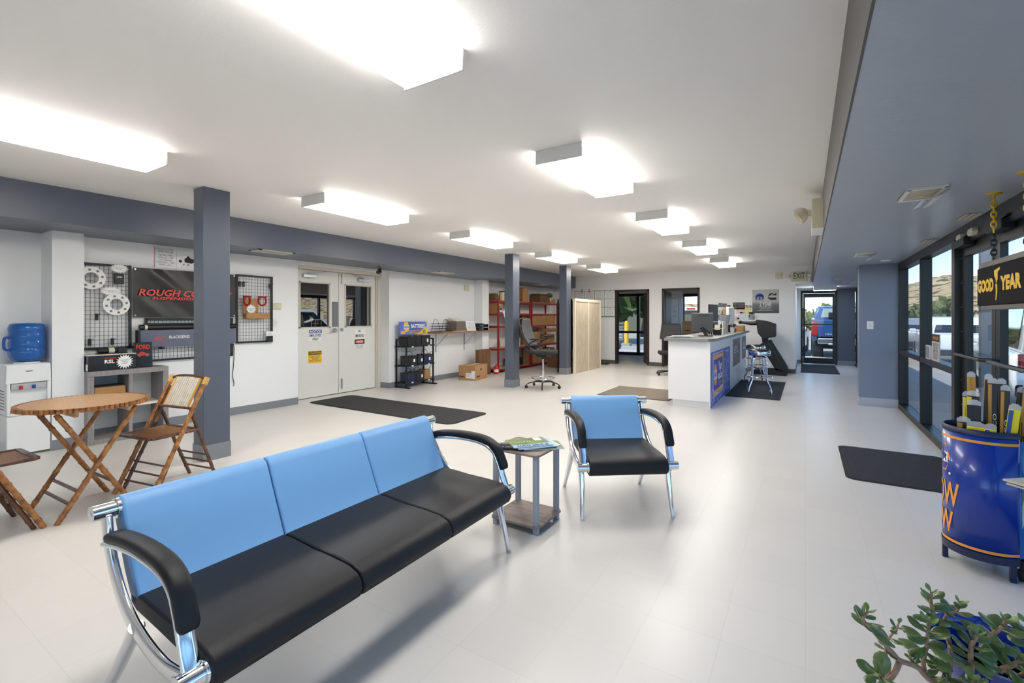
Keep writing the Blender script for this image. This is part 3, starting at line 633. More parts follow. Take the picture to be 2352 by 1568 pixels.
# ------------------------------------------------------------------ water cooler and bottle
t = thing('water_dispenser', 'white water cooler in the corner by the wall column', 'water dispenser', (-6.65, 1.385, 0))
mk('cooler_grey', (186, 188, 190), .4); mk('cooler_white', (236, 237, 236), .35)
q = MB(); q.box(-.16, .145, -.155, .155, .02, .395); lab(q.build('lower_cabinet', M['cooler_white'], t, bevel=.008, seg=3), 'plain white lower front')
q = MB(); q.box(-.16, .105, -.155, .155, .40, .90); q.box(.1, .15, -.155, -.13, .40, .72); q.box(.1, .15, .13, .155, .40, .72); q.box(.1, .15, -.155, .155, .72, .895); q.box(.1, .15, -.13, .13, .40, .43)
q.build('upper_body', M['cooler_white'], t, bevel=.006, seg=2)
q = MB(); q.box(.106, .155, -.125, .125, .655, .71); lab(q.build('tap_panel', M['cooler_grey'], t, bevel=.004), 'grey tap panel')
for y, m in ((-.06, 'ink_red'), (.03, 'ink_blue')):
    q = MB(); q.cyl((.15, y, .67), (.175, y, .665), .014, seg=10); q.box(.15, .178, y-.012, y+.012, .678, .69); q.build('tap', M[m], t, bevel=.003)
q = MB(); q.box(.106, .165, -.125, .125, .432, .455); q.build('drip_tray', M['ink_grey'], t, bevel=.003)
q = MB(); q.ball((.15, 0, .83), .03, .15, 1, .3); q.build('badge', M['steel'], t)
q = MB()
for k in range(7): q.box(-.1, .06, -.1565, -.154, .45+.03*k, .46+.03*k)
q.build('side_vents', M['ink_grey'], t)
def bottle_mat():
    m = bpy.data.materials.new('bottle_blue'); m.use_nodes = True; b = m.node_tree.nodes['Principled BSDF']
    b.inputs['Base Color'].default_value = lin((52, 122, 214)); b.inputs['Roughness'].default_value = .12; b.inputs['Transmission Weight'].default_value = .45; b.inputs['IOR'].default_value = 1.25; b.inputs['Coat Weight'].default_value = .6
    return m
M['bottle'] = bottle_mat()
t = thing('water_bottle', 'large blue water bottle standing upside down on the cooler', 'water bottle', (-6.65, 1.40, .90))
q = MB(); q.lathe([(.05, .0), (.06, .012), (.115, .035), (.135, .07), (.136, .13), (.131, .145), (.131, .15), (.136, .165), (.136, .21), (.132, .22), (.132, .228), (.136, .24), (.136, .29), (.132, .30), (.132, .308), (.136, .32), (.136, .35), (.128, .385), (.1, .40), (0, .404)], 32)
q.build('shell', M['bottle'], t, smooth=60)
q = MB(); q.tube(smooth_path([(.04, -.128, .26), (.055, -.168, .25), (.055, -.168, .15), (.04, -.128, .14)], 4), .012, 8); q.build('grip', M['ink_blue'], t)
q = MB(); q.lathe([(.07, -.004), (.095, 0), (.095, .012), (.07, .014)], 24); lab(q.build('collar', M['white_plastic'], t), 'white collar ring')

# ------------------------------------------------------------------ grey cubby shelf and what stands on it
mk('cubby_grey', (150, 146, 146), .5, rgb2=(132, 127, 127), nscale=9, stretch=(4, 4, .6)); mk('cubby_dark', (70, 68, 70), .55)
t = thing('cubby_shelf', 'grey wood cubby shelf under the wire grid panels', 'shelf', (-6.565, 2.17, 0))
box('top_board', M['cubby_grey'], -.165, .165, -.37, .37, .725, .78, t, bevel=.002); box('bottom_board', M['cubby_grey'], -.165, .165, -.32, .32, .0, .05, t, bevel=.002)
for y in (-.37, .315): box('side_board', M['cubby_grey'], -.165, .165, y, y+.055, 0, .725, t, bevel=.002)
box('divider', M['cubby_grey'], -.16, .16, -.012, .022, .05, .725, t); box('shelf_board', M['off_white'], -.155, .15, -.315, .315, .36, .385, t)
t = tag(box('carton', M['cardboard'], -6.62, -6.44, 1.87, 2.14, .386, .60, bevel=.003), 'open brown carton inside the left bay of the cubby shelf', 'box')
box('dark_flap', M['ink'], -6.62, -6.46, 1.875, 2.13, .602, .612, t)
mk('winch_black', (26, 26, 30), .25, coat=.3)
t = thing('winch_box', 'black printed product box with a white price burst on the cubby shelf', 'box', (-6.555, 2.02, .78), R(4))
q = MB(); q.box(-.11, .11, -.215, .215, 0, .165); q.build('carton', M['winch_black'], t, bevel=.004)
q = MB(); q.box(-.112, .112, -.217, .217, .165, .173); lab(q.build('lid_edge', M['off_white'], t), 'pale cut edge of the box')
text('RC', .10, .055, M['ink_red'], t, (-.01, -.2155, .09), (1, 0, 0), (0, 0, 1), bold=.03, shear=.2)
text('PRO SERIES', .1, .02, M['ink_red'], t, (.1105, -.02, .13), (0, 1, 0), (0, 0, 1), bold=.02)
text('RSL', .09, .04, M['ink_white'], t, (.1105, -.03, .095), (0, 1, 0), (0, 0, 1), bold=.03)
flat('shipping_label', M['white_paper'], rect(.05, .07, .08, -.03), t, (0, -.2155, .07), (1, 0, 0), (0, 0, 1))
flat('price_burst', M['white_paper'], burst(.085, 18), t, (.128, .10, .085), (0, 1, 0), (0, 0, 1))
text('Rough Country\nWinches\n$699.95', .09, .055, M['ink_grey'], t, (.1295, .10, .085), (0, 1, 0), (0, 0, 1))
t = thing('winch', 'black winch lying on top of the printed product box', 'winch', (-6.56, 2.04, .953))
q = MB(); q.cyl((0, -.11, .035), (0, .05, .035), .033); q.build('motor', M['black_plastic'], t); q = MB(); q.box(-.05, .05, .05, .14, .0, .07); q.build('gearbox', M['black_plastic'], t, bevel=.012)
q = MB(); q.cyl((0, -.02, .035), (0, .03, .035), .036); lab(q.build('drum_band', M['beige_plastic'], t), 'pale band on the drum'); box('mount_plate', M['black_metal'], -.05, .05, -.12, .14, 0, .008, t)
t = thing('parts_box', 'upright black box with red lettering and a red pickup print', 'box', (-6.545, 2.335, .78), R(-8)); t.rotation_euler = (0, R(-7), R(-8))
q = MB(); q.box(-.05, .05, -.085, .085, 0, .285); q.build('carton', M['winch_black'], t, bevel=.004)
text('FORD', .13, .055, M['ink_red'], t, (.0505, 0, .23), (0, 1, 0), (0, 0, 1), bold=.03)
flat('truck_print', M['ink_red'], [(-.055, 0), (.05, 0), (.058, .012), (.05, .022), (.02, .026), (.008, .042), (-.03, .042), (-.038, .024), (-.06, .02)], t, (.0505, 0, .13), (0, 1, 0), (0, 0, 1))
flat('wheel_prints', M['ink_grey'], [disc(.012, -.035, 0, 12), disc(.012, .035, 0, 12)], t, (.0515, 0, .13), (0, 1, 0), (0, 0, 1))

# ------------------------------------------------------------------ wire grid panels and goods
def grid_panel(label, y0, y1, z0, z1):
    t = thing('grid_panel', label, 'grid panel', (-6.712, (y0+y1)/2, (z0+z1)/2), 0, 'black wire display panels'); w, h = (y1-y0)/2, (z1-z0)/2
    q = MB()
    for a in (-1, 1): q.box(-.012, .012, a*w-.012, a*w+.012, -h-.012, h+.012); q.box(-.012, .012, -w, w, a*h-.012, a*h+.012)
    q.build('frame', M['black_metal'], t)
    q = MB(); n = round(2*w/.041); m = round(2*h/.046)
    for k in range(1, n): q.box(-.002, .002, -w+2*w*k/n-.0017, -w+2*w*k/n+.0017, -h, h)
    for k in range(1, m): q.box(.002, .005, -w, w, -h+2*h*k/m-.0017, -h+2*h*k/m+.0017)
    q.build('wire_mesh', M['black_metal'], t); return t
p1 = grid_panel('tall wire grid panel beside the wall column, holding two white wheel rings', 1.83, 2.27, 1.01, 1.95)
p2 = grid_panel('wire grid panel left of the double doors with the red shackles', 3.49, 3.99, 1.005, 1.945)
p3 = grid_panel('low wide wire grid panel under the black banner', 2.43, 3.42, .835, 1.335)
def hook(label, y, z):
    t = thing('hanging_hook', label, 'hook', (-6.70, y, z), 0, 'empty hooks on the wire grid panels'); box('tag_holder', M['black_plastic'], .0, .012, -.014, .014, -.045, .03, t); q = MB(); q.tube([(.01, 0, .02), (.10, .0, .02), (.11, 0, .03)], .003, 6); q.build('prong', M['black_metal'], t)
for y, z, s in ((1.96, 1.37, 'empty hook left of the lower wheel ring'), (1.90, 1.09, 'empty hook low on the left panel, nearer the wall column'), (2.10, 1.09, 'empty hook low on the left panel, nearer the parts box'), (2.19, 1.83, 'empty hook beside the small black packet on the left panel'),
                (3.52, 1.83, 'empty hook at the top left of the shackle panel'), (3.57, 1.83, 'second empty hook at the top left of the shackle panel'), (3.95, 1.82, 'empty hook at the top right corner of the shackle panel')): hook(s, y, z)
for y, z, s in ((1.905, 1.79, 'white wheel spacer ring partly behind the wall column'), (2.125, 1.505, 'white wheel spacer ring in full view on the left grid panel')):
    t = thing('hanging_wheel_spacer', s, 'wheel spacer', (-6.665, y, z), 0, 'wheel spacers on the grid panel'); ro, ri, n = .125, .062, 40
    q = MB(); ring = []
    for x in (-.018, .018):
        ring.append([[q.bm.verts.new((x, r*math.cos(2*PI*k/n), r*math.sin(2*PI*k/n))) for k in range(n)] for r in (ri, ro)])
    for k in range(n):
        k2 = (k+1) % n; a, b = ring
        for f in ((a[0][k], a[1][k], a[1][k2], a[0][k2]), (b[0][k], b[0][k2], b[1][k2], b[1][k]), (a[1][k], b[1][k], b[1][k2], a[1][k2]), (a[0][k], a[0][k2], b[0][k2], b[0][k])): q.bm.faces.new(f)
    q.build('ring', M['white_plastic'], t, bevel=.003, smooth=40)
    for k in range(8):
        a = 2*PI*k/8+.2; q = MB(); q.cyl((.018, .093*math.cos(a), .093*math.sin(a)), (.0215, .093*math.cos(a), .093*math.sin(a)), .013, seg=10); q.build('lug_nut', M['ink_grey'], t)
def price_burst(label, y, z, r, txt='Rough Country\n$49.95', ry=1.):
    t = thing('price_sign', label, 'price sign', (-6.655, y, z), 0, 'star shaped price cards')
    q = MB(); q.prism(burst(r, 18, ry=ry), 0, .002, lambda a, b, d: (d, a, b)); q.build('card', M['white_paper'], t, smooth=0)
    text(txt, r*1.1, r*.5*ry, M['ink_grey'], t, (.0022, 0, 0), (0, 1, 0), (0, 0, 1)); return t
price_burst('white star price card at the top of the left grid panel', 2.15, 1.915, .095, ry=.6)
price_burst('white star price card between the two wheel rings', 2.075, 1.65, .10, ry=.55)
price_burst('white star price card in front of the red shackles carton', 3.655, 1.47, .075)
price_burst('white star price card at the right end of the long grey box', 2.93, 1.15, .085)
t = tag(box('hanging_packet', M['black_plastic'], -6.695, -6.66, 2.11, 2.20, 1.74, 1.86, bevel=.004), 'small black packet hanging under the top price card', 'packet'); text('LED', .05, .02, M['ink_white'], t, (-6.66, 2.155, 1.82), (0, 1, 0), (0, 0, 1))
mk('shackle_red', (160, 24, 30), .3, .3)
for y, s in ((3.60, 'left red bow shackle hanging above the carton'), (3.82, 'right red bow shackle hanging above the carton')):
    t = thing('hanging_shackle', s, 'shackle', (-6.66, y, 1.60), R(15) if y < 3.7 else R(-10), 'red shackles on the grid panel')
    q = MB(); q.tube(smooth_path([(0, -.035, .05), (0, -.05, .0), (0, -.04, -.05), (0, 0, -.07), (0, .04, -.05), (0, .05, 0), (0, .035, .05)], 4), .013, 8); q.build('bow', M['shackle_red'], t)
    q = MB(); q.cyl((0, -.06, .05), (0, .06, .05), .013, seg=10); q.build('pin', M['shackle_red'], t)
t = thing('hanging_carton', 'open tan display carton on the shackle panel', 'box', (-6.65, 3.71, 1.34))
box('tray', M['cardboard'], -.045, .05, -.15, .19, 0, .075, t, bevel=.002); q = MB(); q.prism([(-.15, .0), (.06, 0), (.06, .19), (-.11, .21), (-.15, .17)], -.045, -.03, lambda a, b, d: (d, a, b+.075)); q.build('lid', M['cardboard'], t)
t = tag(box('hanging_card', M['white_paper'], -6.69, -6.66, 3.88, 4.0, 1.085, 1.15, bevel=.002), 'small white card at the foot of the shackle panel', 'card'); text('RC 20FT', .06, .02, M['ink'], t, (-6.66, 3.93, 1.115), (0, 1, 0), (0, 0, 1))
t = tag(MB().box(-6.69, -6.655, 3.90, 3.98, 1.0, 1.075).build('hanging_connector', M['black_plastic'], bevel=.012, seg=3), 'black connector dangling under the small white card', 'connector')
# black banner with red lettering (a wrinkled sheet)
q = MB(); nx, nz = 48, 24; g = []
for i in range(nx+1):
    r_ = []
    for j in range(nz+1):
        u, v = i/nx, j/nz; y = 2.29+1.166*u; z = 1.36+.585*v
        dx = .011*math.sin(9*u+7*v)*math.exp(-((u-.25-.5*(1-v))/.25)**2)+.007*math.sin(14*u-10*(1-v)+1)+.004*math.sin(31*u+16*v)
        r_.append(q.bm.verts.new((-6.688+dx*min(1, 6*u, 6*(1-u)), y, z)))
    g.append(r_)
for i in range(nx):
    for j in range(nz): q.bm.faces.new((g[i][j], g[i+1][j], g[i+1][j+1], g[i][j+1]))
t = thing('banner', 'black vinyl banner with red lettering behind the first slate column', 'banner', (0, 0, 0))
q.build('sheet', mat('banner_vinyl', (46, 43, 41), .35), t, smooth=180)
text('ROUGH COUNTRY', 1.07, .082, mat('banner_red', (222, 76, 64), .5), t, (-6.668, 2.872, 1.655), (0, 1, 0), (0, 0, 1), shear=.25, bold=.03)
text('SUSPENSION SYSTEMS', .86, .035, bpy.data.materials['banner_red'], t, (-6.668, 2.90, 1.59), (0, 1, 0), (0, 0, 1), shear=.25, bold=.025)
for y in (2.31, 3.436):
    for z in (1.38, 1.925): q = MB(); q.cyl((-6.682, y, z), (-6.678, y, z), .011, seg=10); q.build('grommet', M['steel'], t)
# posters above
t = tag(box('price_sign', M['white_paper'], -6.738, -6.73, 2.517, 2.755, 1.965, 2.226), 'printed white price list above the black banner', 'poster')
text('ROUGH COUNTRY\n9500LB WINCHES', .19, .05, M['ink'], t, (-6.73, 2.636, 2.185), (0, 1, 0), (0, 0, 1)); text('steel cable ..... 9500\nsynthetic rope ..... 9500\nwinch mount plate\nwireless remote ..... 12000\ninstalled ..... ask us', .19, .14, M['ink_grey'], t, (-6.73, 2.636, 2.07), (0, 1, 0), (0, 0, 1))
flat('red_margin', M['ink_red'], rect(.006, .26), t, (-6.73, 2.523, 2.095), (0, 1, 0), (0, 0, 1))
t = tag(box('picture_poster', M['white_paper'], -6.738, -6.73, 2.757, 3.08, 1.955, 2.22), 'white poster with a black winch picture half behind the column', 'poster')
S = []
S.append([(-.05, -.01), (.03, -.02), (.06, .0), (.055, .035), (.01, .05), (-.0, .07), (-.02, .07), (-.03, .05), (-.055, .03)])
S += [disc(.018, -.10, -.0, 14), disc(.008, -.06, -.04, 10), rect(.03, .012, -.01, -.04), rect(.02, .03, .09, -.02), rect(.035, .014, .07, -.06)]
flat('winch_print', M['ink'], S, t, (-6.73, 2.9, 2.07), (0, 1, 0), (0, 0, 1))
# long grey box and the black tube on top, carried by brackets
t = thing('long_box', 'long grey product box lying across the low grid panel', 'box', (-6.66, 2.87, 1.0))
q = MB(); q.box(-.04, .045, -.55, .56, 0, .205); q.build('carton', mat('box_slate', (104, 108, 128), .45, rgb2=(92, 96, 116), nscale=6), t, bevel=.003)
text('RC', .115, .05, mat('rc_red', (205, 70, 72), .5), t, (.0455, -.34, .10), (0, 1, 0), (0, 0, 1), bold=.03, shear=.25); text('BLACKSERIES', .225, .035, M['ink_white'], t, (.0455, -.125, .115), (0, 1, 0), (0, 0, 1), bold=.01)
box('end_panel', M['black_plastic'], -.041, .046, -.553, -.53, -.001, .206, t)
for y in (-.3, .3): q = MB(); q.box(-.05, .045, y-.012, y+.012, -.03, 0); q.build('bracket', M['black_metal'], t)
t = thing('light_bar', 'black tube shaped light bar on top of the long grey box', 'light bar', (-6.66, 2.89, 1.238))
q = MB(); q.cyl((0, -.53, 0), (0, .55, 0), .032, seg=18); q.build('tube', M['black_plastic'], t); q = MB(); q.cyl((0, -.545, 0), (0, -.51, 0), .034); q.build('end_cap', M['black_metal'], t); q = MB(); q.cyl((0, -.5, 0), (0, -.475, 0), .0335); lab(q.build('band', M['off_white'], t), 'pale band near its end')
q = MB(); q.box(-.02, .02, -.5, .5, .03, .05); q.build('mount_rail', M['black_metal'], t)
# electrical bits on the wall
t = tag(box('intercom', M['beige_plastic'], -6.74, -6.715, 4.01, 4.15, 1.475, 1.57, bevel=.008), 'beige intercom plate left of the double doors', 'intercom'); q = MB(); q.cyl((-6.716, 4.11, 1.525), (-6.712, 4.11, 1.525), .02); q.build('speaker', M['off_white'], t)
t = tag(box('light_switch', M['white_plastic'], -6.74, -6.73, 4.04, 4.105, 1.22, 1.33, bevel=.003), 'white light switch below the beige intercom plate', 'switch'); box('rocker', M['off_white'], -6.731, -6.723, 4.06, 4.085, 1.25, 1.30, t)
q = MB(); q.tube(smooth_path([(-6.732, 3.445, 1.0), (-6.73, 3.46, .93), (-6.732, 3.455, .7), (-6.73, 3.44, .55), (-6.73, 3.46, .44), (-6.73, 3.45, .40)], 6), .0045, 6); tag(q.build('hanging_cable', M['black_plastic']), 'black cable hanging down the wall behind the slate column', 'cable')
t = tag(box('thermostat', M['beige_plastic'], -6.74, -6.70, 8.64, 8.80, 1.98, 2.10, bevel=.006), 'beige wall box under the beam near the second wall column', 'thermostat'); box('dial', M['off_white'], -6.702, -6.695, 8.72, 8.77, 2.02, 2.07, t)
t = thing('security_camera', 'black security camera under the beam above the double doors', 'camera', (-6.6, 5.97, ZB), R(-60))
q = MB(); q.cyl((0, 0, 0), (0, 0, -.03), .03); q.cyl((0, 0, -.03), (.03, 0, -.05), .01); q.build('mount', M['black_plastic'], t); q = MB(); q.cyl((-.03, 0, -.055), (.11, 0, -.075), .032); q.build('camera_body', M['black_plastic'], t, bevel=.004); q = MB(); q.cyl((.105, 0, -.0745), (.115, 0, -.0755), .02); q.build('eye', M['car_glass'], t)
for y0, s in ((3.40, 'air vent in the beam above the shackle panel'), (6.92, 'air vent in the beam above the battery rack'), (11.0, 'air vent in the beam above the red shelving')):
    t = thing('air_vent', s, 'vent', (-6.12, y0, ZB), 0, 'ceiling beam vents')
    q = MB()
    for a, b, c, d in ((-.13, .13, 0, .035), (-.13, .13, .465, .5), (-.13, -.1, 0, .5), (.1, .13, 0, .5)): q.box(a, b, c, d, -.01, 0)
    q.build('frame', M['fixture_white'], t); box('backing', M['ink_grey'], -.1, .1, .03, .47, -.003, 0, t)
    q = MB()
    for k in range(6): q.box(-.1+.034*k, -.088+.034*k, .03, .47, -.008, -.003)
    q.build('louvres', M['beige_plastic'], t)

# ------------------------------------------------------------------ white double doors
mk('door_paint', (226, 225, 220), .45, bump=.03, bscale=20); mk('door_trim', (208, 202, 190), .5)
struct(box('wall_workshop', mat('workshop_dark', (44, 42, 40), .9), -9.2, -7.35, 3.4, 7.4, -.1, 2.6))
f = MB(); f.box(-7.1, -6.97, 4.43, 4.58, 0, 2.205); f.box(-7.1, -6.97, 6.255, 6.33, 0, 2.205); f.box(-7.1, -6.96, 4.43, 6.33, 2.15, 2.205); f.box(-7.05, -6.99, 6.235, 6.26, 0, 2.15)
dd = struct(f.build('door_6', M['door_trim'], bevel=.004))
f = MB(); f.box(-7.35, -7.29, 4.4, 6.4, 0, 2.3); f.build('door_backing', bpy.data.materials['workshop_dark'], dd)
gd = glass_mat('door_glass', (150, 150, 145), 1.0, .5)
for y0, y1, wy0, wy1, hs in ((4.58, 5.405, 4.66, 5.215, 1), (5.415, 6.24, 5.56, 6.14, -1)):
    q = MB(); q.box(-7.075, -7.03, y0, wy0, .012, 2.145); q.box(-7.075, -7.03, wy1, y1, .012, 2.145); q.box(-7.075, -7.03, wy0, wy1, .012, 1.19); q.box(-7.075, -7.03, wy0, wy1, 1.935, 2.145)
    l = q.build('door_leaf', M['door_paint'], dd)
    q = MB()
    for a, b, c, d in ((wy0-.02, wy1+.02, 1.175, 1.195), (wy0-.02, wy1+.02, 1.93, 1.95), (wy0-.02, wy0+.005, 1.175, 1.95), (wy1-.005, wy1+.02, 1.175, 1.95)): q.box(-7.032, -7.02, a, b, c, d)
    q.build('window_bead', M['door_trim'], l); q = MB(); q.quad(((-7.05, wy0, 1.19), (-7.05, wy1, 1.19), (-7.05, wy1, 1.935), (-7.05, wy0, 1.935))); q.build('pane', gd, l, smooth=0)
    yc = y0+.12 if hs > 0 else y1-.42
    q = MB(); q.box(-7.03, -6.985, yc, yc+.24, 2.02, 2.07); q.bar((-6.98, yc+.12, 2.08), (-6.975, yc+.42 if hs > 0 else yc-.16, 2.135), .018, .012); q.cyl((-7.0, yc+.12, 2.0), (-7.0, yc+.12, 2.09), .014); q.build('door_closer', M['steel'], l, bevel=.004)
q = MB(); q.cyl((-7.03, 5.32, 1.13), (-6.985, 5.32, 1.13), .035); q.cyl((-6.99, 5.32, 1.13), (-6.965, 5.32, 1.13), .02); q.bar((-6.965, 5.33, 1.13), (-6.965, 5.20, 1.115), .02, .016); q.build('lever_handle', M['steel'], dd, bevel=.003)
q = MB(); q.cyl((-7.03, 5.475, 1.135), (-7.018, 5.475, 1.135), .032); q.build('lock', M['steel'], dd)
box('guard_plate', M['ink_grey'], -7.03, -7.026, 5.27, 5.40, 1.19, 1.63, dd)
for z0, z1 in ((1.95, 2.13), (.08, .26)):
    q = MB(); q.box(-7.03, -7.015, 5.46, 5.485, z0, z1); q.build('flush_bolt', M['steel'], dd)
def sign(name, label, y0, y1, z0, z1, m, x=-7.028):
    return tag(box(name, m, x-.001, x+.0015, y0, y1, z0, z1), label, 'sign')
def wtext(t, s, y, z, w, h, m, x=-7.0265, bold=.0): return text(s, w, h, m, t, (x, y, z), (0, 1, 0), (0, 0, 1), bold=bold)
t = sign('notice_sign', 'blue and white employees only notice on the left door leaf', 4.82, 5.07, .955, 1.15, M['white_paper']); flat('blue_band', M['ink_blue'], rect(.24, .06), t, (-7.0265, 4.945, 1.115), (0, 1, 0), (0, 0, 1))
wtext(t, 'NOTICE', 4.945, 1.116, .2, .042, M['ink_white'], -7.0255, .02); wtext(t, 'EMPLOYEES', 4.945, 1.05, .23, .045, M['ink'], bold=.02); wtext(t, 'ONLY', 4.945, .99, .12, .045, M['ink'], bold=.02)
t = sign('caution_sign', 'yellow safety glasses caution sign low on the left door leaf', 4.81, 5.065, .585, .79, M['ink_yellow']); flat('black_band', M['ink'], rect(.245, .06), t, (-7.0265, 4.938, .752), (0, 1, 0), (0, 0, 1))
wtext(t, 'CAUTION', 4.938, .752, .22, .042, M['ink_yellow'], -7.0255, .02); wtext(t, 'SAFETY GLASSES\nREQUIRED\nBEYOND THIS POINT', 4.938, .655, .22, .09, M['ink'])
t = sign('no_smoking_sign', 'white no smoking sign on the right door leaf', 5.745, 5.995, .965, 1.135, M['white_paper']); wtext(t, 'NO', 5.87, 1.10, .06, .045, M['ink'], bold=.02); wtext(t, 'SMOKING', 5.87, 1.015, .20, .06, M['ink'], bold=.02)
t = sign('danger_sign', 'red banded danger sign under the no smoking sign', 5.745, 5.995, .77, .96, M['white_paper']); flat('black_band', M['ink'], rect(.23, .085), t, (-7.0265, 5.87, .905), (0, 1, 0), (0, 0, 1)); flat('red_oval', M['ink_red'], disc(.036, 0, 0, 24, 2.8), t, (-7.026, 5.87, .905), (0, 1, 0), (0, 0, 1))
wtext(t, 'DANGER', 5.87, .905, .16, .04, M['ink_white'], -7.0245, .02); wtext(t, 'SAFETY SHOES\nREQUIRED\nIN THIS AREA', 5.87, .81, .20, .07, M['ink'])
# long charcoal mat in front
def mat_rug(label, x0, x1, y0, y1, r=.06, m='mat_charcoal', name='floor_mat'):
    t = thing(name, label, 'floor mat', ((x0+x1)/2, (y0+y1)/2, 0), 0); w, h = (x1-x0)/2, (y1-y0)/2
    def rr(k, e): return [(sx*(w-e-k)+k*math.cos(a0+b*PI/2/5), sy*(h-e-k)+k*math.sin(a0+b*PI/2/5)) for sx, sy, a0 in ((1, 1, 0), (-1, 1, PI/2), (-1, -1, PI), (1, -1, 1.5*PI)) for b in range(6)]
    q = MB(); q.prism(rr(r, 0), .0005, .005, lambda a, b, d: (a, b, d)); q.build('rubber_edge', M['rubber'], t)
    q = MB(); q.prism(rr(max(r-.02, .004), .022), .004, .009, lambda a, b, d: (a, b, d)); q.build('pile', M[m], t, bevel=.002); return t
mk('mat_charcoal', (62, 62, 63), .95, rgb2=(48, 48, 49), nscale=30, bump=.6, bscale=300); mk('mat_slate', (56, 58, 64), .95, rgb2=(44, 46, 52), nscale=60, bump=.6, bscale=400); mk('mat_taupe', (136, 126, 112), .95, rgb2=(122, 112, 98), nscale=40, bump=.4, bscale=300)
mat_rug('long charcoal mat before the white double doors', -6.72, -3.78, 4.57, 5.43, .12)
# ------------------------------------------------------------------ battery rack by the wall
t = thing('battery_rack', 'black three-tier battery rack against the wall right of the double doors', 'rack', (-6.57, 6.86, 0))
for y in (-.38, .38):
    q = MB(); q.bar((-.13, y, .02), (-.13, y, .93), .025, .025); q.bar((.13, y, .02), (.13, y, .93), .025, .025); q.bar((-.14, y, .925), (.14, y, .925), .025, .025); q.bar((-.16, y, .012), (.22, y, .012), .04, .024)
    for z in (.79, .42, .10): q.bar((-.13, y, z), (.13, y, z), .02, .02)
    q.build('side_frame', M['black_metal'], t)
for z in (.79, .42, .10):
    q = MB()
    for x in (-.13, -.045, .045, .13): q.bar((x, -.42, z), (x, .42, z), .02, .02)
    q.build('shelf', M['black_metal'], t); q = MB()
    for y in (-.22, .24): q.box(.14, .144, y-.025, y+.025, z-.012, z+.012)
    q.build('price_tags', M['white_paper'], t)
q = MB()
for y in (-.33, .22): q.tube([(-.02, y, .80), (-.02, y, 1.02)], .004, 6); q.tube([(.1, y, .80), (-.02, y, 1.0)], .004, 6)
q.build('sign_wires', M['black_metal'], t)
t = thing('battery_sign', 'blue and yellow battery sign board on top of the black rack', 'sign', (-6.585, 6.84, 1.016)); t.rotation_euler = (0, R(-6), 0)
def sign_mat():
    m = mat('sign_blue', (40, 66, 150), .4, rgb2=(112, 132, 196), nscale=2.2); return m
q = MB(); q.box(-.006, .006, -.385, .385, 0, .255); q.build('board', sign_mat(), t)
X = .0064; yd, zd = (0, 1, 0), (0, 0, 1)
flat('gold_corner', M['ink_yellow'], [(.0, -.125), (.383, -.125), (.383, .03), (.3, .0), (.15, -.09)], t, (X, 0, .1275), yd, zd)
flat('hexagon', M['ink_yellow'], [(-.275, .0), (-.245, -.085), (-.155, -.085), (-.125, 0), (-.155, .1), (-.245, .1)], t, (X, 0, .145), yd, zd, .0012)
flat('white_band', M['white_paper'], rect(.145, .075, -.20, .005), t, (X, 0, .145), yd, zd, .0018); text('NAPA', .13, .055, M['ink_blue'], t, (X, -.20, .150), yd, zd, bold=.03, lift=.003)
text('BATTERIES', .39, .075, M['ink_white'], t, (X, .125, .165), yd, zd, bold=.03); text('QUALITY YOU\nCAN COUNT ON', .30, .07, M['ink_yellow'], t, (X, .02, .055), yd, zd, bold=.02, lift=.002)
flat('yellow_oval', M['ink_yellow'], disc(.032, -.30, 0, 20, 2), t, (X, 0, .045), yd, zd); flat('green_badge', mat('badge_green', (92, 150, 80), .5), disc(.04, .29, 0, 20), t, (X, 0, .05), yd, zd, .002)
text('USA', .05, .02, M['ink_red'], t, (X, -.30, .045), yd, zd, lift=.002); text('12\nMO', .03, .035, M['ink_white'], t, (X, .29, .05), yd, zd, lift=.003)
mk('battery_black', (30, 31, 34), .4); mk('battery_dark_blue', (24, 34, 70), .4)
def battery(label, y, z, l, w, h, x=-6.53, m='battery_black', tagm=True, handle=True):
    t = thing('battery', label, 'battery', (x, y, z), 0, 'batteries on the black rack')
    q = MB(); q.box(-w/2, w/2, -l/2, l/2, 0, h*.8); q.build('case', M[m], t, bevel=.004); q = MB(); q.box(-w/2-.003, w/2+.003, -l/2-.003, l/2+.003, h*.8, h*.93); q.build('lid', M['black_plastic'], t, bevel=.003)
    for s, c in ((-1, 'ink_red'), (1, 'steel')): q = MB(); q.cyl((w*.2, s*l*.36, h*.93), (w*.2, s*l*.36, h), .010, seg=10); q.build('terminal', M[c], t)
    if tagm: box('price_label', M['white_paper'], w/2, w/2+.002, l*.1, l*.1+.045, h*.3, h*.62, t)
    if handle: q = MB(); q.tube(smooth_path([(0, -l*.4, h*.9), (0, -l*.3, h*1.22), (0, 0, h*1.38), (0, l*.3, h*1.22), (0, l*.4, h*.9)], 4), .005, 6); q.build('rope_handle', M['black_plastic'], t)
battery('black battery at the left end of the rack top shelf', 6.60, .802, .21, .24, .20, tagm=False, handle=False); battery('narrow black battery in the middle of the rack top shelf', 6.785, .802, .14, .24, .205, tagm=False, handle=False)
battery('wide black battery with a white label on the rack top shelf', 6.995, .802, .25, .24, .21, handle=False)
battery('black battery with a carry rope at the left of the rack middle shelf', 6.64, .432, .24, .2, .19); battery('small black battery in the middle of the rack middle shelf', 6.86, .432, .15, .2, .18, handle=False)
battery('dark blue battery with a white label at the right of the rack middle shelf', 7.08, .432, .24, .2, .20, m='battery_dark_blue')
battery('dark blue battery at the left of the rack bottom shelf', 6.62, .112, .22, .2, .19, m='battery_dark_blue', tagm=False); battery('black battery with two white labels on the rack bottom shelf', 6.86, .112, .23, .2, .19)
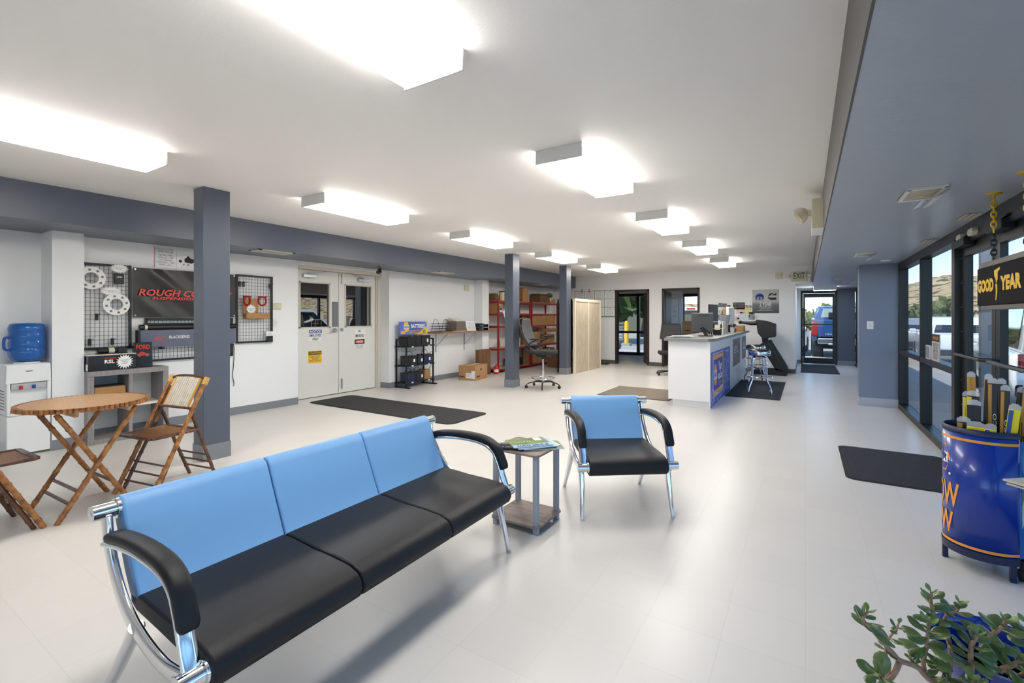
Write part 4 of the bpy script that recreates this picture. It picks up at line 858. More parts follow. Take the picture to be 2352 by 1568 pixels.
t = tag(box('carton', M['cardboard'], -6.66, -6.48, 7.03, 7.2, .112, .30, bevel=.003), 'tan carton at the right of the rack bottom shelf', 'box'); box('dark_gap', M['ink'], -6.64, -6.5, 7.05, 7.18, .3, .303, t)
q = MB(); q.tube(smooth_path([(-6.6, 7.28, .60), (-6.6, 7.38, .64), (-6.6, 7.42, .5), (-6.6, 7.36, .36), (-6.6, 7.22, .27), (-6.6, 7.1, .31)], 6), .005, 6); tag(q.build('looped_cable', M['black_plastic']), 'black looped cable hanging off the right side of the battery rack', 'cable')

# ------------------------------------------------------------------ wall counter and desk things
mk('chipboard', (160, 118, 82), .7, rgb2=(130, 92, 62), nscale=60); mk('counter_top_brown', (176, 148, 122), .5)
t = thing('wall_shelf', 'long narrow shelf counter with a raw chipboard edge on wire brackets', 'shelf', (-6.74, 8.42, 1.05))
box('top', M['counter_top_brown'], 0, .40, -1.02, 1.03, -.03, 0, t); MB().box(.40, .408, -1.02, 1.03, -.032, 0).build('raw_edge', M['chipboard'], t); box('end_edge', M['chipboard'], 0, .4, -1.026, -1.02, -.032, 0, t)
for y in (-.76, .22):
    q = MB(); q.bar((.005, y, -.45), (.005, y, -.03), .02, .01); q.bar((.005, y, -.035), (.34, y, -.035), .02, .008); q.tube([(.008, y, -.33), (.33, y, -.04)], .005, 6); q.build('bracket', M['steel'], t)
t = thing('wire_tray', 'black wire document tray stack at the left of the wall shelf', 'tray', (-6.56, 7.62, 1.05))
for k in range(4):
    z = .012+.052*k; q = MB(); q.tube([(-.14, -.16, z), (.15, -.16, z), (.15, .16, z), (-.14, .16, z)], .004, 6, closed=True)
    for y in (-.08, 0, .08): q.tube([(-.14, y, z), (.15, y, z)], .0025, 5)
    q.build('tray', M['black_metal'], t)
for y in (-.16, .16): q = MB(); q.tube(smooth_path([(-.12, y, 0), (-.06, y, .22), (0, y, .26), (.06, y, .22), (.12, y, 0)], 5), .004, 6); q.build('end_hoop', M['black_metal'], t)
t = thing('file_box', 'grey-brown file box stuffed with papers on the wall shelf', 'box', (-6.53, 8.12, 1.05)); q = MB(); q.box(-.14, .12, -.16, .16, 0, .22); q.build('box_body', mat('file_grey', (112, 104, 96), .6), t, bevel=.004)
for k in range(5): box('folder', M['off_white'], -.12+.045*k, -.1+.045*k, -.14, .14, .02, .30-.015*k, t)
t = thing('flyer_holder', 'leaning white printed flyer card on the wall shelf', 'flyer', (-6.44, 8.55, 1.05)); t.rotation_euler = (0, R(-14), 0); box('card', M['white_paper'], -.006, .0, -.17, .17, 0, .225, t); text('PARTS LIST\n7 5 3 1 2 4 6\nfilters oil belts', .24, .14, M['ink_grey'], t, (0, 0, .12), (0, 1, 0), (0, 0, 1)); box('stand', M['steel'], -.07, -.006, -.05, .05, 0, .012, t)
t = thing('letter_tray', 'black stacked letter tray at the right end of the wall shelf', 'tray', (-6.50, 9.02-.1, 1.05))
for z in (0, .08):
    q = MB(); q.box(-.13, .13, -.18, .18, z, z+.01); q.box(-.13, -.122, -.18, .18, z, z+.06); q.box(-.13, .13, -.18, -.172, z, z+.06); q.box(-.13, .13, .172, .18, z, z+.06); q.build('tray', M['black_plastic'], t)
for x in (-.125, .12): q = MB(); q.box(x, x+.008, -.178, -.165, .05, .09); q.box(x, x+.008, .165, .178, .05, .09); q.build('riser', M['black_plastic'], t)
tag(box('paper_sheet', M['white_paper'], -6.45, -6.36, 7.86, 8.25, 1.051, 1.06), 'loose white papers lying at the front of the wall shelf', 'paper')
tag(MB().box(-.11, .11, -.14, .14, 0, .01, Matrix.Translation((-6.5, 8.93, 1.20)) @ Matrix.Rotation(R(20), 4, 'Z') @ Matrix.Rotation(R(-8), 4, 'X')).build('paper_pad', M['white_paper']), 'white paper pad lying askew on the black letter tray', 'paper')
# boxes on the floor
t = thing('shipping_carton', 'brown shipping carton with white labels on the floor below the wall shelf', 'box', (-6.22, 8.31, 0), R(9))
q = MB(); q.box(-.20, .20, -.30, .30, 0, .315); q.build('carton', mat('carton_light', (182, 140, 98), .8, rgb2=(172, 130, 90), nscale=5), t, bevel=.004)
fx, fz = (1, 0, 0), (0, 0, 1)
text('KMC', .15, .045, M['ink'], t, (-.12, -.301, .075), fx, fz, bold=.03); flat('label_wide', M['white_paper'], rect(.13, .11, .045, .10), t, (0, -.301, 0), fx, fz); flat('label_tall', M['white_paper'], rect(.085, .17, .155, .12), t, (0, -.301, 0), fx, fz, .0012)
text('7 10 4\n||||||||', .09, .05, M['ink'], t, (.045, -.301, .11), fx, fz, lift=.002); text('KMC', .16, .04, M['ink'], t, (.201, -.14, .075), (0, 1, 0), fz, bold=.03); flat('hand_hole', M['ink'], rect(.07, .03), t, (.201, -.02, .22), (0, 1, 0), fz)
flat('tape', M['off_white'], rect(.06, .6), t, (0, 0, .316), (1, 0, 0), (0, 1, 0))
t = tag(box('brown_carton', M['cardboard_dark'], -6.48, -6.37, 8.74, 9.2, 0, .60, bevel=.003), 'tall dark brown carton standing upright behind the shipping carton', 'box')
for y in (8.89, 9.05): box('seam', M['ink'], -6.371, -6.368, y-.004, y+.004, .01, .59, t)
t = thing('oil_can', 'small red and white can on the floor beside the red shelving', 'can', (-6.28, 9.30, 0)); q = MB(); q.lathe([(.0, 0), (.06, 0), (.06, .17), (.04, .19), (.02, .2), (.02, .23), (0, .23)], 18); q.build('can', M['ink_red'], t); q = MB(); q.lathe([(.0605, .05), (.0605, .11)], 18); q.build('label', M['white_paper'], t)

# ------------------------------------------------------------------ red boltless shelving, two bays
mk('board_tan', (178, 150, 116), .7)
def red_shelves(label, y0, y1):
    t = thing('red_shelving', label, 'shelving', (-6.52, (y0+y1)/2, 0), 0, 'red shelving bays'); w = (y1-y0)/2
    for x in (-.2, .2):
        for y in (-w+.02, w-.02):
            q = MB(); q.box(x-.018, x+.018, y-.02, y+.02, 0, 1.80); q.build('post', M['red_metal'], t)
            q = MB()
            for k in range(34): q.box(x+.0178, x+.0186, y-.006, y+.006, .06+.051*k, .085+.051*k)
            o = q.build('slot_holes', M['black_plastic'], t); o['kind'] = 'stuff'
    for z in (.10, .60, 1.15, 1.46, 1.77):
        q = MB(); q.box(-.2, .2, -w, w, z-.055, z-.01); q.build('shelf_beam', M['red_metal'], t); box('shelf_board', M['board_tan'], -.2, .19, -w+.01, w-.01, z-.012, z, t)
    return t
red_shelves('near bay of the red shelving, beside the second wall column', 9.43, 11.02); red_shelves('far bay of the red shelving, behind the mesh drafting chair', 11.07, 12.66)
def carton(label, x0, x1, y0, y1, z0, z1, m='cardboard', open_=False, cat='box', name='carton'):
    t = tag(box(name, M[m], x0, x1, y0, y1, z0, z1, bevel=.004), label, cat)
    if open_:
        q = MB(); q.box(x0, x1, y0-.10, y0, z1-.004, z1+.002, None); q.build('flap', M[m], t); q = MB(); q.box(x1, x1+.1, y0, y1, z1-.03, z1-.025); q.build('flap', M[m], t)
    else: box('tape', M['off_white'], x0-.001, x1+.001, (y0+y1)/2-.02, (y0+y1)/2+.02, z1-.04, z1+.001, t)
    return t
mk('cream_box', (226, 212, 172), .6)
carton('dark tan carton at the near end of the top red shelf', -6.66, -6.40, 9.45, 9.72, 1.77, 1.94, 'cardboard_dark'); carton('small cream box standing at the near end of the top red shelf', -6.42, -6.34, 9.66, 9.76, 1.77, 1.97, 'cream_box')
t = carton('tan carton with a white round sticker on the top red shelf', -6.64, -6.36, 10.02, 10.36, 1.77, 1.99); flat('sticker', M['white_paper'], disc(.035), t, (-6.36, 10.14, 1.88), (0, 1, 0), (0, 0, 1))
q = MB(); q.sweep([(-6.4, 9.66, 1.99), (-6.42, 10.1, 2.03), (-6.45, 10.55, 2.13)], rect(.09, .02), up=(0, 0, 1)); o = q.build('bumper_strip', M['black_plastic'], bevel=.005); tag(o, 'long black strip slanting across the cartons of the top red shelf', 'car part')
carton('tall orange-tan carton on the top red shelf right of the second column', -6.66, -6.38, 10.72, 11.03, 1.77, 2.13)
t = carton('open brown carton on the top red shelf, far bay', -6.66, -6.36, 11.65, 12.15, 1.77, 2.02, 'cardboard_dark', True); text('MOPAR', .2, .045, M['ink'], t, (-6.358, 11.88, 1.83), (0, 1, 0), (0, 0, 1))
t = carton('small tan carton with a white label at the far end of the top red shelf', -6.6, -6.34, 12.2, 12.55, 1.77, 1.90); flat('label', M['white_paper'], rect(.06, .06), t, (-6.34, 12.26, 1.86), (0, 1, 0), (0, 0, 1))
q = MB()
for k in range(9): q.ball((-6.48+random.uniform(-.07, .07), 12.36+random.uniform(-.14, .14), 1.97+random.uniform(-.02, .06)), random.uniform(.05, .08), 1, 1.2, .8, seg=8, rings=6)
tag(q.build('plastic_wrap', mat('wrap_grey', (136, 132, 126), .25, rgb2=(96, 90, 84), nscale=20), smooth=20), 'crumpled grey plastic wrap on the far end of the top red shelf', 'plastic wrap')
carton('tan box on the second red shelf behind the wall column', -6.62, -6.36, 9.47, 9.70, 1.46, 1.68); t = thing('spray_can', 'blue can on the second red shelf near the first red post', 'can', (-6.36, 9.62, 1.46)); q = MB(); q.lathe([(0, 0), (.035, 0), (.035, .11), (.02, .13), (0, .135)], 14); q.build('can', M['ink_blue'], t); q = MB(); q.lathe([(.0354, .03), (.0354, .07)], 14); q.build('label', M['ink_white'], t)
t = tag(MB().box(-.002, .002, -.05, .05, -.17, 0, Matrix.Translation((-6.29, 9.66, 1.52)) @ Matrix.Rotation(R(24), 4, 'X')).build('hanging_tag', M['white_paper']), 'white paper tag hanging askew from the first red post', 'tag')
tag(MB().ball((-6.5, 10.3, 1.22), .13, .8, 1.3, .55).build('air_filter', M['black_plastic']), 'dark rounded filter part on the middle red shelf by the second column', 'car part')
carton('very long brown carton on the middle red shelf, far bay', -6.64, -6.34, 11.1, 12.56, 1.15, 1.40); carton('flat dark carton on top of the very long brown carton', -6.6, -6.36, 11.12, 11.9, 1.40, 1.44, 'cardboard_dark')
t = carton('white carton full of papers on the lower red shelf, near bay', -6.62, -6.34, 9.98, 10.5, .60, .82, 'white_paper'); tag(box('paper_pile', M['off_white'], -6.6, -6.38, 10.02, 10.46, .822, .85), 'stack of papers on the white carton of the lower red shelf', 'paper')
t = thing('blue_jug', 'blue plastic jug on the bottom red shelf', 'jug', (-6.40, 10.02, .10)); q = MB(); q.lathe([(0, 0), (.085, 0), (.095, .06), (.085, .11), (.04, .13), (0, .135)], 18); q.build('jug', M['ink_blue'], t); q = MB(); q.cyl((0, 0, .13), (0, 0, .155), .025); q.build('cap', M['ink'], t)
t = carton('black case beside the blue jug on the bottom red shelf', -6.66, -6.36, 10.22, 10.7, .10, .28, 'black_plastic')
carton('large brown carton on the lower red shelf, far bay', -6.64, -6.34, 11.12, 11.62, .60, .95); carton('big brown carton on the bottom red shelf, far bay', -6.64, -6.33, 11.14, 11.75, .10, .50); carton('dark brown carton next to the big one on the bottom red shelf', -6.64, -6.34, 11.85, 12.5, .10, .46, 'cardboard_dark')
carton('brown carton with open flaps on the lower red shelf, furthest along', -6.6, -6.3, 11.75, 12.4, .60, .86, 'cardboard', True)
for k in range(3):
    tag(box('flat_cardboard', M['cardboard'], -6.62+.04*k, -6.24+.02*k, 11.74+.03*k, 12.45-.03*k, .93+.035*k, .96+.035*k), ('lowest flattened cardboard of the pile above the open-flap carton', 'middle flattened cardboard of the pile above the open-flap carton', 'topmost flattened cardboard of the pile above the open-flap carton')[k], 'cardboard', 'flattened cardboard')
carton('dark brown carton on the floor by the black shelving', -5.95, -5.5, 11.3, 11.75, 0, .46, 'cardboard_dark')

# ------------------------------------------------------------------ black metal shelving behind the third column
t = thing('black_shelving', 'dark metal shelving between the third slate column and the wood partition', 'shelving', (-4.985, 10.82, 0))
for x in (-.175, .175):
    for y in (-.44, .44): box('post', M['black_metal'], x-.018, x+.018, y-.018, y+.018, 0, 1.80, t)
for z in (.08, .60, .92, 1.20, 1.68): box('shelf', M['black_metal'], -.17, .17, -.44, .44, z-.03, z, t)
def bag(name, label, c, r, sx, sy, sz, m, cat='bag'): return tag(MB().ball(c, r, sx, sy, sz, 12, 8).build(name, M[m]), label, cat)
carton('dark drawer unit on the black shelving', -5.14, -4.84, 10.45, 10.75, .92, 1.15, 'black_plastic', name='drawer_unit'); carton('black bin on the low tier of the black shelving', -5.13, -4.84, 10.44, 10.8, .60, .88, 'black_plastic', name='storage_bin')
bag('white_bag', 'crumpled white plastic bag spilling from the black shelving', (-5.0, 10.46, .68-.02), .09, 1, .5, .8, 'white_paper'); bag('blue_rag', 'blue cloth heaped on the black shelving', (-4.9, 10.6, 1.30), .13, .7, .9, .8, 'ink_blue', 'cloth')
t = thing('boot', 'black work boot lying on the black shelving', 'boot', (-5.08, 10.55, 1.2)); q = MB(); q.ball((0, 0, .06), .08, .8, 1.6, .75); q.build('upper', M['black_plastic'], t); box('sole', M['rubber'], -.06, .06, -.12, .12, 0, .02, t)
for k, x in enumerate((-5.1, -5.03, -4.96)):
    t = thing('parts_tin', ('first small pale tin on top of the black shelving', 'second small pale tin on top of the black shelving', 'third small pale tin on top of the black shelving')[k], 'tin', (x, 10.46, 1.68), 0, 'tins on the black shelving'); q = MB(); q.lathe([(0, 0), (.028, 0), (.028, .1), (0, .1)], 12); q.build('tin', M['steel'], t); q = MB(); q.lathe([(.0285, .02), (.0285, .08)], 12); q.build('label', M['off_white'], t)

# ------------------------------------------------------------------ whitewashed partition
mk('whitewash', (214, 200, 176), .7, rgb2=(172, 156, 134), nscale=14, stretch=(7, 7, .5)); mk('whitewash_frame', (224, 212, 188), .7)
t = thing('wood_partition', 'whitewashed vertical board partition beside the third slate column', 'partition', (-4.70, 11.13, 0))
for y0, y1 in ((-.80, -.03), (.03, .80)):
    q = MB()
    n = 9
    for k in range(n): a = y0+(y1-y0)*k/n; q.box(-.015, .015, a+.001, a+(y1-y0)/n-.003, 0, 1.74)
    o = q.build('boards', M['whitewash'], t); o['kind'] = 'stuff'
for y in (-.81, 0, .81): box('stile', M['whitewash_frame'], -.025, .028, y-.03, y+.03, 0, 1.74, t)
box('top_rail', M['whitewash_frame'], -.026, .03, -.84, .84, 1.74, 1.81, t)

# ------------------------------------------------------------------ tall mesh drafting chair
mk('mesh_grey', (76, 76, 78), .7); mk('seat_fabric', (40, 41, 44), .8)
t = thing('drafting_chair', 'tall grey mesh drafting chair on castors with a chrome foot ring', 'office chair', (-4.28, 7.95, 0), R(-82))
for k in range(5):
    a = 2*PI*k/5+.3; c, s = math.cos(a), math.sin(a)
    q = MB(); q.sweep([(0, 0, .115), (.15*c, .15*s, .125), (.28*c, .28*s, .10), (.33*c, .33*s, .07)], rect(.035, .022), scale=[1, .9, .75, .7]); q.build('base_arm', M['black_plastic'], t, bevel=.004)
    q = MB(); q.cyl((.33*c-.012*s, .33*s+.012*c, .03), (.33*c+.012*s, .33*s-.012*c, .03), .03, seg=14); q.cyl((.33*c, .33*s, .03), (.33*c, .33*s, .08), .008); q.build('caster', M['black_plastic'], t)
q = MB(); q.cyl((0, 0, .1), (0, 0, .34), .026); q.cyl((0, 0, .34), (0, 0, .62), .017); q.build('gas_post', M['chrome'], t)
q = MB(); q.tube([(.215*math.cos(2*PI*k/28), .215*math.sin(2*PI*k/28), .19) for k in range(28)], .011, 8, closed=True)
for k in range(3): a = 2*PI*k/3; q.tube([(.03*math.cos(a), .03*math.sin(a), .19), (.215*math.cos(a), .215*math.sin(a), .19)], .008, 6)
q.cyl((0, 0, .165), (0, 0, .215), .036); q.build('foot_ring', M['chrome'], t)
q = MB(); q.box(-.09, .09, -.12, .1, .60, .655); q.tube([(-.09, .04, .63), (-.22, .06, .61), (-.27, .06, .56)], .008, 6); q.cyl((.05, .02, .56), (.05, .02, .62), .03); q.build('tilt_mechanism', M['black_plastic'], t, bevel=.006)
q = MB(); q.prism([(-.24, -.20), (-.2, -.25), (.2, -.25), (.24, -.2), (.25, .1), (.2, .24), (.1, .27), (-.1, .27), (-.2, .24), (-.25, .1)], .655, .725, lambda a, b, d: (a, b, d)); q.build('seat', M['seat_fabric'], t, bevel=.025, seg=3, smooth=60)
q = MB(); nx, nz = 10, 14; g = []
for i in range(nx+1):
    r_ = []
    for j in range(nz+1):
        u, v = i/nx*2-1, j/nz; wd_ = .20+.05*math.sin(PI*min(1, v*1.05)); z = .80+.53*v; y = -.23-.17*v-.05*math.sin(PI*v)+.05*u*u; r_.append(q.bm.verts.new((u*wd_*(1-.25*max(0, v-.9)*10*.3), y, z)))
    g.append(r_)
for i in range(nx):
    for j in range(nz): q.bm.faces.new((g[i][j], g[i+1][j], g[i+1][j+1], g[i][j+1]))
q.build('mesh_back', M['mesh_grey'], t, smooth=180, solid=.012)
for s in (-1, 1):
    q = MB(); q.tube(smooth_path([(s*.235, -.02, .67), (s*.25, -.16, .76), (s*.24, -.25, .86), (s*.255, -.34, 1.07), (s*.235, -.40, 1.27), (s*.14, -.41, 1.33), (0, -.42, 1.34)], 5), .013, 8); q.build('back_frame', M['black_plastic'], t)
    q = MB(); q.tube(smooth_path([(s*.25, -.18, .76), (s*.29, -.16, .86), (s*.29, -.02, .93)], 4), .013, 8); q.build('arm_support', M['black_plastic'], t)
    q = MB(); q.box(s*.29-.035, s*.29+.035, -.15, .13, .93, .955); q.build('armrest', M['black_plastic'], t, bevel=.012, seg=3)
q = MB(); q.cyl((-.265, -.2, .84), (-.245, -.2, .84), .022); lab(q.build('tilt_knob', M['chrome'], t), 'round chrome knob')
q = MB(); q.tube(smooth_path([(-.22, -.22, .70), (-.2, -.27, .76), (0, -.30, .80), (.2, -.27, .76), (.22, -.22, .70)], 5), .03, 8); q.build('lumbar_pad', M['seat_fabric'], t)
# ------------------------------------------------------------------ wall calendar
t = thing('wall_planner', 'big white year planner board with green lines on the back wall', 'planner', (-5.33, YB, 1.77))
box('board', M['white_paper'], -.63, .63, -.014, 0, -.395, .385, t); W_ = (1, 0, 0); Z_ = (0, 0, 1); mk('planner_green', (70, 140, 124), .5); mk('planner_grey', (150, 152, 160), .6)
q = [rect(.012, .78, -.63+.315*k) for k in range(5)]+[rect(1.27, .012, 0, z) for z in (.37, .125, -.12)]; flat('grid_lines', M['planner_green'], q, t, (0, -.0145, 0), W_, Z_); box('marker_ledge', M['planner_green'], -.64, .64, -.03, 0, -.40, -.375, t)
for i in range(4):
    for j, z in enumerate((.245, .0, -.25)):
        x = -.47+.315*i; text('S M T W T F S\n1 2 3 4 5 6 7\n8 9 10 11 12\n15 16 17 18\n22 23 24 25', .24, .17, M['planner_grey'], t, (x, -.0145, z-.01), W_, Z_); text(('JAN', 'FEB', 'MAR', 'APR', 'MAY', 'JUN', 'JUL', 'AUG', 'SEP', 'OCT', 'NOV', 'DEC')[i+4*j], .07, .025, M['ink'], t, (x, -.0145, z+.1), W_, Z_)
for x, m, s in ((-.40, 'ink', 'black marker clipped at the top of the year planner'), (-.17, 'ink_red', 'red marker clipped at the top of the year planner')):
    m_ = thing('marker', s, 'marker', (-5.33+x, YB-.025, 2.08), 0, 'markers on the planner'); q = MB(); q.cyl((0, 0, 0), (0, 0, .10), .009); q.build('barrel', M[m], m_); q = MB(); q.cyl((0, 0, .09), (0, 0, .125), .0105); q.build('cap', M['ink'], m_)

# ------------------------------------------------------------------ service counter
mk('laminate_white', (232, 231, 233), .35); mk('countertop', (136, 136, 132), .4, rgb2=(124, 124, 120), nscale=50)
t = thing('service_counter', 'long white service counter with a grey top and posters on its side', 'counter', (-1.52, 9.8, 0))
q = MB(); q.box(-.265, .335, -2.44, 2.44, .11, 1.0); q.box(-.21, .315, -2.38, 2.44, 0, .11); q.build('cabinet', M['laminate_white'], t, bevel=.003); q = MB(); q.box(.315, .336, -2.44, 2.44, 0, .112); q.build('side_skirt', M['laminate_white'], t)
q = MB(); q.prism([(-.31, -2.52), (.32, -2.52), (.395, -2.30), (.395, 2.55), (-.31, 2.55)], 1.0, 1.042, lambda a, b, d: (a, b, d)); q.build('countertop', M['countertop'], t, bevel=.004)
CX = -1.183; Yd = (0, 1, 0)
def cposter(name, label, y0, y1, z0, z1, m): return tag(box(name, M[m], CX-.002, CX+.002, y0, y1, z0, z1), label, 'poster')
mk('poster_blue', (40, 66, 172), .4, rgb2=(96, 118, 200), nscale=3)
t = cposter('counter_banner', 'blue and orange workshop banner on the side of the white counter', 7.42, 9.48, .012, .83, 'poster_blue'); o = (CX+.002, 8.10, .47)
def ring_rect(w, h, b): return [[(-w/2, -h/2), (w/2, -h/2), (w/2, -h/2+b), (-w/2, -h/2+b)], [(-w/2, h/2-b), (w/2, h/2-b), (w/2, h/2), (-w/2, h/2)], [(-w/2, -h/2+b), (-w/2+b, -h/2+b), (-w/2+b, h/2-b), (-w/2, h/2-b)], [(w/2-b, -h/2+b), (w/2, -h/2+b), (w/2, h/2-b), (w/2-b, h/2-b)]]
flat('orange_border', M['ink_orange'], ring_rect(1.02, .60, .06), t, o, Yd, Z_); flat('white_border', M['ink_white'], ring_rect(1.12, .66, .012), t, o, Yd, Z_)
flat('blue_field', M['ink_blue'], rect(.88, .46), t, o, Yd, Z_, .0007); flat('logo_hexagon', M['ink_orange'], [(-.36, -.16), (-.2, -.16), (-.16, 0), (-.2, .16), (-.36, .16), (-.4, 0)], t, o, Yd, Z_, .0014); flat('logo_band', M['ink_white'], rect(.26, .14, -.28), t, o, Yd, Z_, .002)
text('NAPA', .22, .10, M['ink_blue'], t, (o[0], o[1]-.28, o[2]), Yd, Z_, lift=.003, bold=.03); text('Your', .36, .15, M['ink_white'], t, (o[0], o[1]+.17, o[2]+.11), Yd, Z_, lift=.003, bold=.03); text('AutoCare', .46, .13, M['ink_white'], t, (o[0], o[1]+.16, o[2]-.04), Yd, Z_, lift=.003, bold=.02); text('CENTER', .4, .06, M['ink_orange'], t, (o[0], o[1]+.16, o[2]-.17), Yd, Z_, lift=.003)
def ringp(r, b, cx, cy, n=18): return [[(cx+rr*math.cos(a), cy+rr*math.sin(a)) for rr, a in ((r, 2*PI*k/n), (r, 2*PI*(k+1)/n), (r-b, 2*PI*(k+1)/n), (r-b, 2*PI*k/n))] for k in range(n)]
S = []
for x, z, r in ((-.55, -.30, .11), (-.38, -.33, .07), (-.1, -.37, .06), (.35, -.33, .07), (.62, -.28, .1), (.9, -.25, .13), (1.15, -.3, .09), (.75, .05, .13), (1.1, .2, .12)): S += ringp(r, .012, x, z)
S += [rect(.012, .3, .18, -.31), rect(.3, .012, .3, -.24), rect(.012, .2, .55, -.3), rect(.25, .012, -.2, -.3), rect(.012, .35, .95, .12), rect(.4, .012, .95, .3)]
flat('outline_drawings', M['ink_white'], S, t, o, Yd, Z_, .0016)['kind'] = 'stuff'
mk('poster_grey', (112, 114, 120), .4, rgb2=(98, 100, 106), nscale=8)
t = cposter('product_poster', 'grey poster with a red heading in the middle of the counter side', 9.90, 11.06, .40, .925, 'poster_grey'); text('BEST BRAKES', .6, .07, M['ink_red'], t, (CX+.002, 10.35, .85), Yd, Z_, bold=.02); text('LIFETIME\nWARRANTY', .5, .1, M['ink_white'], t, (CX+.002, 10.28, .74), Yd, Z_, bold=.02); flat('heading_rule', M['ink_white'], rect(.9, .012), t, (CX+.002, 10.45, .66), Yd, Z_)
t = cposter('product_poster', 'grey poster with white blocks at the far end of the counter side', 11.40, 12.16, .43, .925, 'poster_grey'); text('TRUST\nTHE PROS', .5, .16, M['ink_white'], t, (CX+.002, 11.78, .72), Yd, Z_, bold=.03); flat('red_rule', M['ink_red'], rect(.6, .02), t, (CX+.002, 11.78, .48), Yd, Z_)
# things on the counter
CZ = 1.0425
for k in range(4):
    o_ = MB().box(-.15, .15, -.11, .11, .006*k, .006*k+.005, Matrix.Translation((-1.72+.03*k, 7.72-.02*k, CZ)) @ Matrix.Rotation(R(12*k-14), 4, 'Z')).build('paper_sheet', M['white_paper']); tag(o_, ('lowest paper of the pile on the near corner of the counter', 'second paper of the pile on the near corner of the counter', 'third paper of the pile on the near corner of the counter', 'topmost paper of the pile on the near corner of the counter')[k], 'paper', 'papers on the counter')
t = thing('monitor', 'large dark monitor seen from behind on the white counter', 'monitor', (-1.48, 8.42, CZ), R(12))
mk('monitor_back', (92, 92, 94), .45); Mx = Matrix.Translation((0, 0, .06)) @ Matrix.Rotation(R(10), 4, 'X')
q = MB(); q.box(-.17, .17, -.015, .02, 0, .33, Mx); q.build('housing', M['monitor_back'], t, bevel=.008); q = MB(); q.box(-.155, .155, .0205, .022, .02, .31, Mx); q.build('screen', M['car_glass'], t); q = MB(); q.box(-.06, .10, -.0165, -.015, .285, .292, Mx); q.build('vent_slot', M['ink'], t)
q = MB(); q.bar((0, -.02, .14), (.06, -.13, .01), .05, .03); q.box(-.06, .16, -.16, .1, 0, .012); q.build('stand', M['black_plastic'], t, bevel=.004); q = MB(); q.tube(smooth_path([(-.03, -.02, .12), (.05, -.07, .1), (.12, -.05, .06), (.15, 0, .02)], 4), .006, 6); q.build('cable', M['black_plastic'], t)
flat('maker_emblem', M['ink'], ringp(.022, .006, .02, .19), t, (0, -.0155, .06), (-1, 0, 0), (0, -math.sin(R(10)), math.cos(R(10))))
t = thing('monitor', 'second monitor turned edge-on behind the large dark one', 'monitor', (-1.50, 9.68, CZ), R(-99))
q = MB(); q.box(-.24, .24, -.02, .015, .17, .56); q.build('housing', M['black_plastic'], t, bevel=.006); q = MB(); q.box(-.225, .225, -.0225, -.02, .185, .545); q.build('screen', mat('screen_white', (236, 238, 240), .4, emit=.6), t); q = MB(); q.cyl((0, 0, 0.01), (0, 0, .2), .022); q.box(-.1, .1, -.08, .08, 0, .012); q.build('stand', M['black_plastic'], t, bevel=.003)
t = thing('monitor', 'white monitor turned edge-on at the far end of the counter', 'monitor', (-1.46, 11.75, CZ), R(-97))
q = MB(); q.box(-.25, .25, -.03, .03, .15, .55); q.build('housing', M['white_plastic'], t, bevel=.02, seg=3); q = MB(); q.box(-.235, .235, -.033, -.03, .17, .53); q.build('screen', M['car_glass'], t); q = MB(); q.bar((-.02, 0, .16), (.0, .0, .01), .06, .03); q.box(-.1, .1, -.09, .09, 0, .012); q.build('stand', M['white_plastic'], t, bevel=.004)
t = thing('wire_rack', 'small white wire rack on the counter beside the dark monitor', 'rack', (-1.33, 9.02, CZ))
q = MB()
for x in (-.1, .1):
    q.tube([(x, -.1, 0), (x, -.1, .24), (x, .1, .24), (x, .1, 0)], .006, 6)
q.build('side_loops', M['white_plastic'], t); 
for z, m in ((.12, 'ink_yellow'), (.235, 'white_plastic')): box('shelf', M[m], -.1, .1, -.1, .1, z-.006, z, t)
tag(box('card_box', M['black_plastic'], -1.39, -1.27, 8.96, 9.08, CZ+.001, CZ+.09, bevel=.006), 'black box inside the small white wire rack', 'box')
t = thing('paper_bag', 'tall clear bag of grey papers on the counter', 'bag', (-1.36, 10.15, CZ)); q = MB(); q.lathe([(.06, 0), (.055, .15), (.11, .36)], 14); q.build('sleeve', mat('sleeve_grey', (164, 166, 172), .3), t, solid=.004); q = MB(); q.cyl((0, 0, .005), (0, 0, .2), .04); q.build('rolled_papers', M['white_paper'], t)
t = thing('desk_phone', 'black desk phone on the counter before the clear bag', 'phone', (-1.45, 9.45, CZ), R(20)); q = MB(); q.prism([(-.1, 0), (.1, 0), (.1, .03), (-.08, .07)], -.1, .1, lambda a, b, d: (d, a, b)); q.build('body', M['black_plastic'], t, bevel=.006); q = MB(); q.box(-.1, -.04, -.1, .1, .06, .09); q.build('handset', M['black_plastic'], t, bevel=.012)
t = thing('label_printer', 'black label printer near the far end of the counter', 'printer', (-1.40, 10.95, CZ)); q = MB(); q.box(-.14, .14, -.16, .16, 0, .17); q.build('body', M['black_plastic'], t, bevel=.02, seg=3); box('paper_slot', M['white_paper'], .141, .143, -.08, .08, .08, .12, t)
t = carton('small tan box at the far end of the counter', -1.33, -1.15, 11.42, 11.72, CZ, CZ+.135); 
t = thing('pen_cup', 'white pen cup on the counter beside the label printer', 'cup', (-1.26, 10.45, CZ)); q = MB(); q.lathe([(0, 0), (.035, 0), (.04, .11), (.034, .11), (.03, .01), (0, .01)], 16); q.build('cup', M['white_plastic'], t)
for k in range(4): q = MB(); q.cyl((.01*math.cos(k*1.6), .01*math.sin(k*1.6), .02), (.028*math.cos(k*1.6), .028*math.sin(k*1.6), .17), .004, seg=6); q.build('pen', M[('ink', 'ink_blue', 'ink_red', 'ink_yellow')[k]], t)
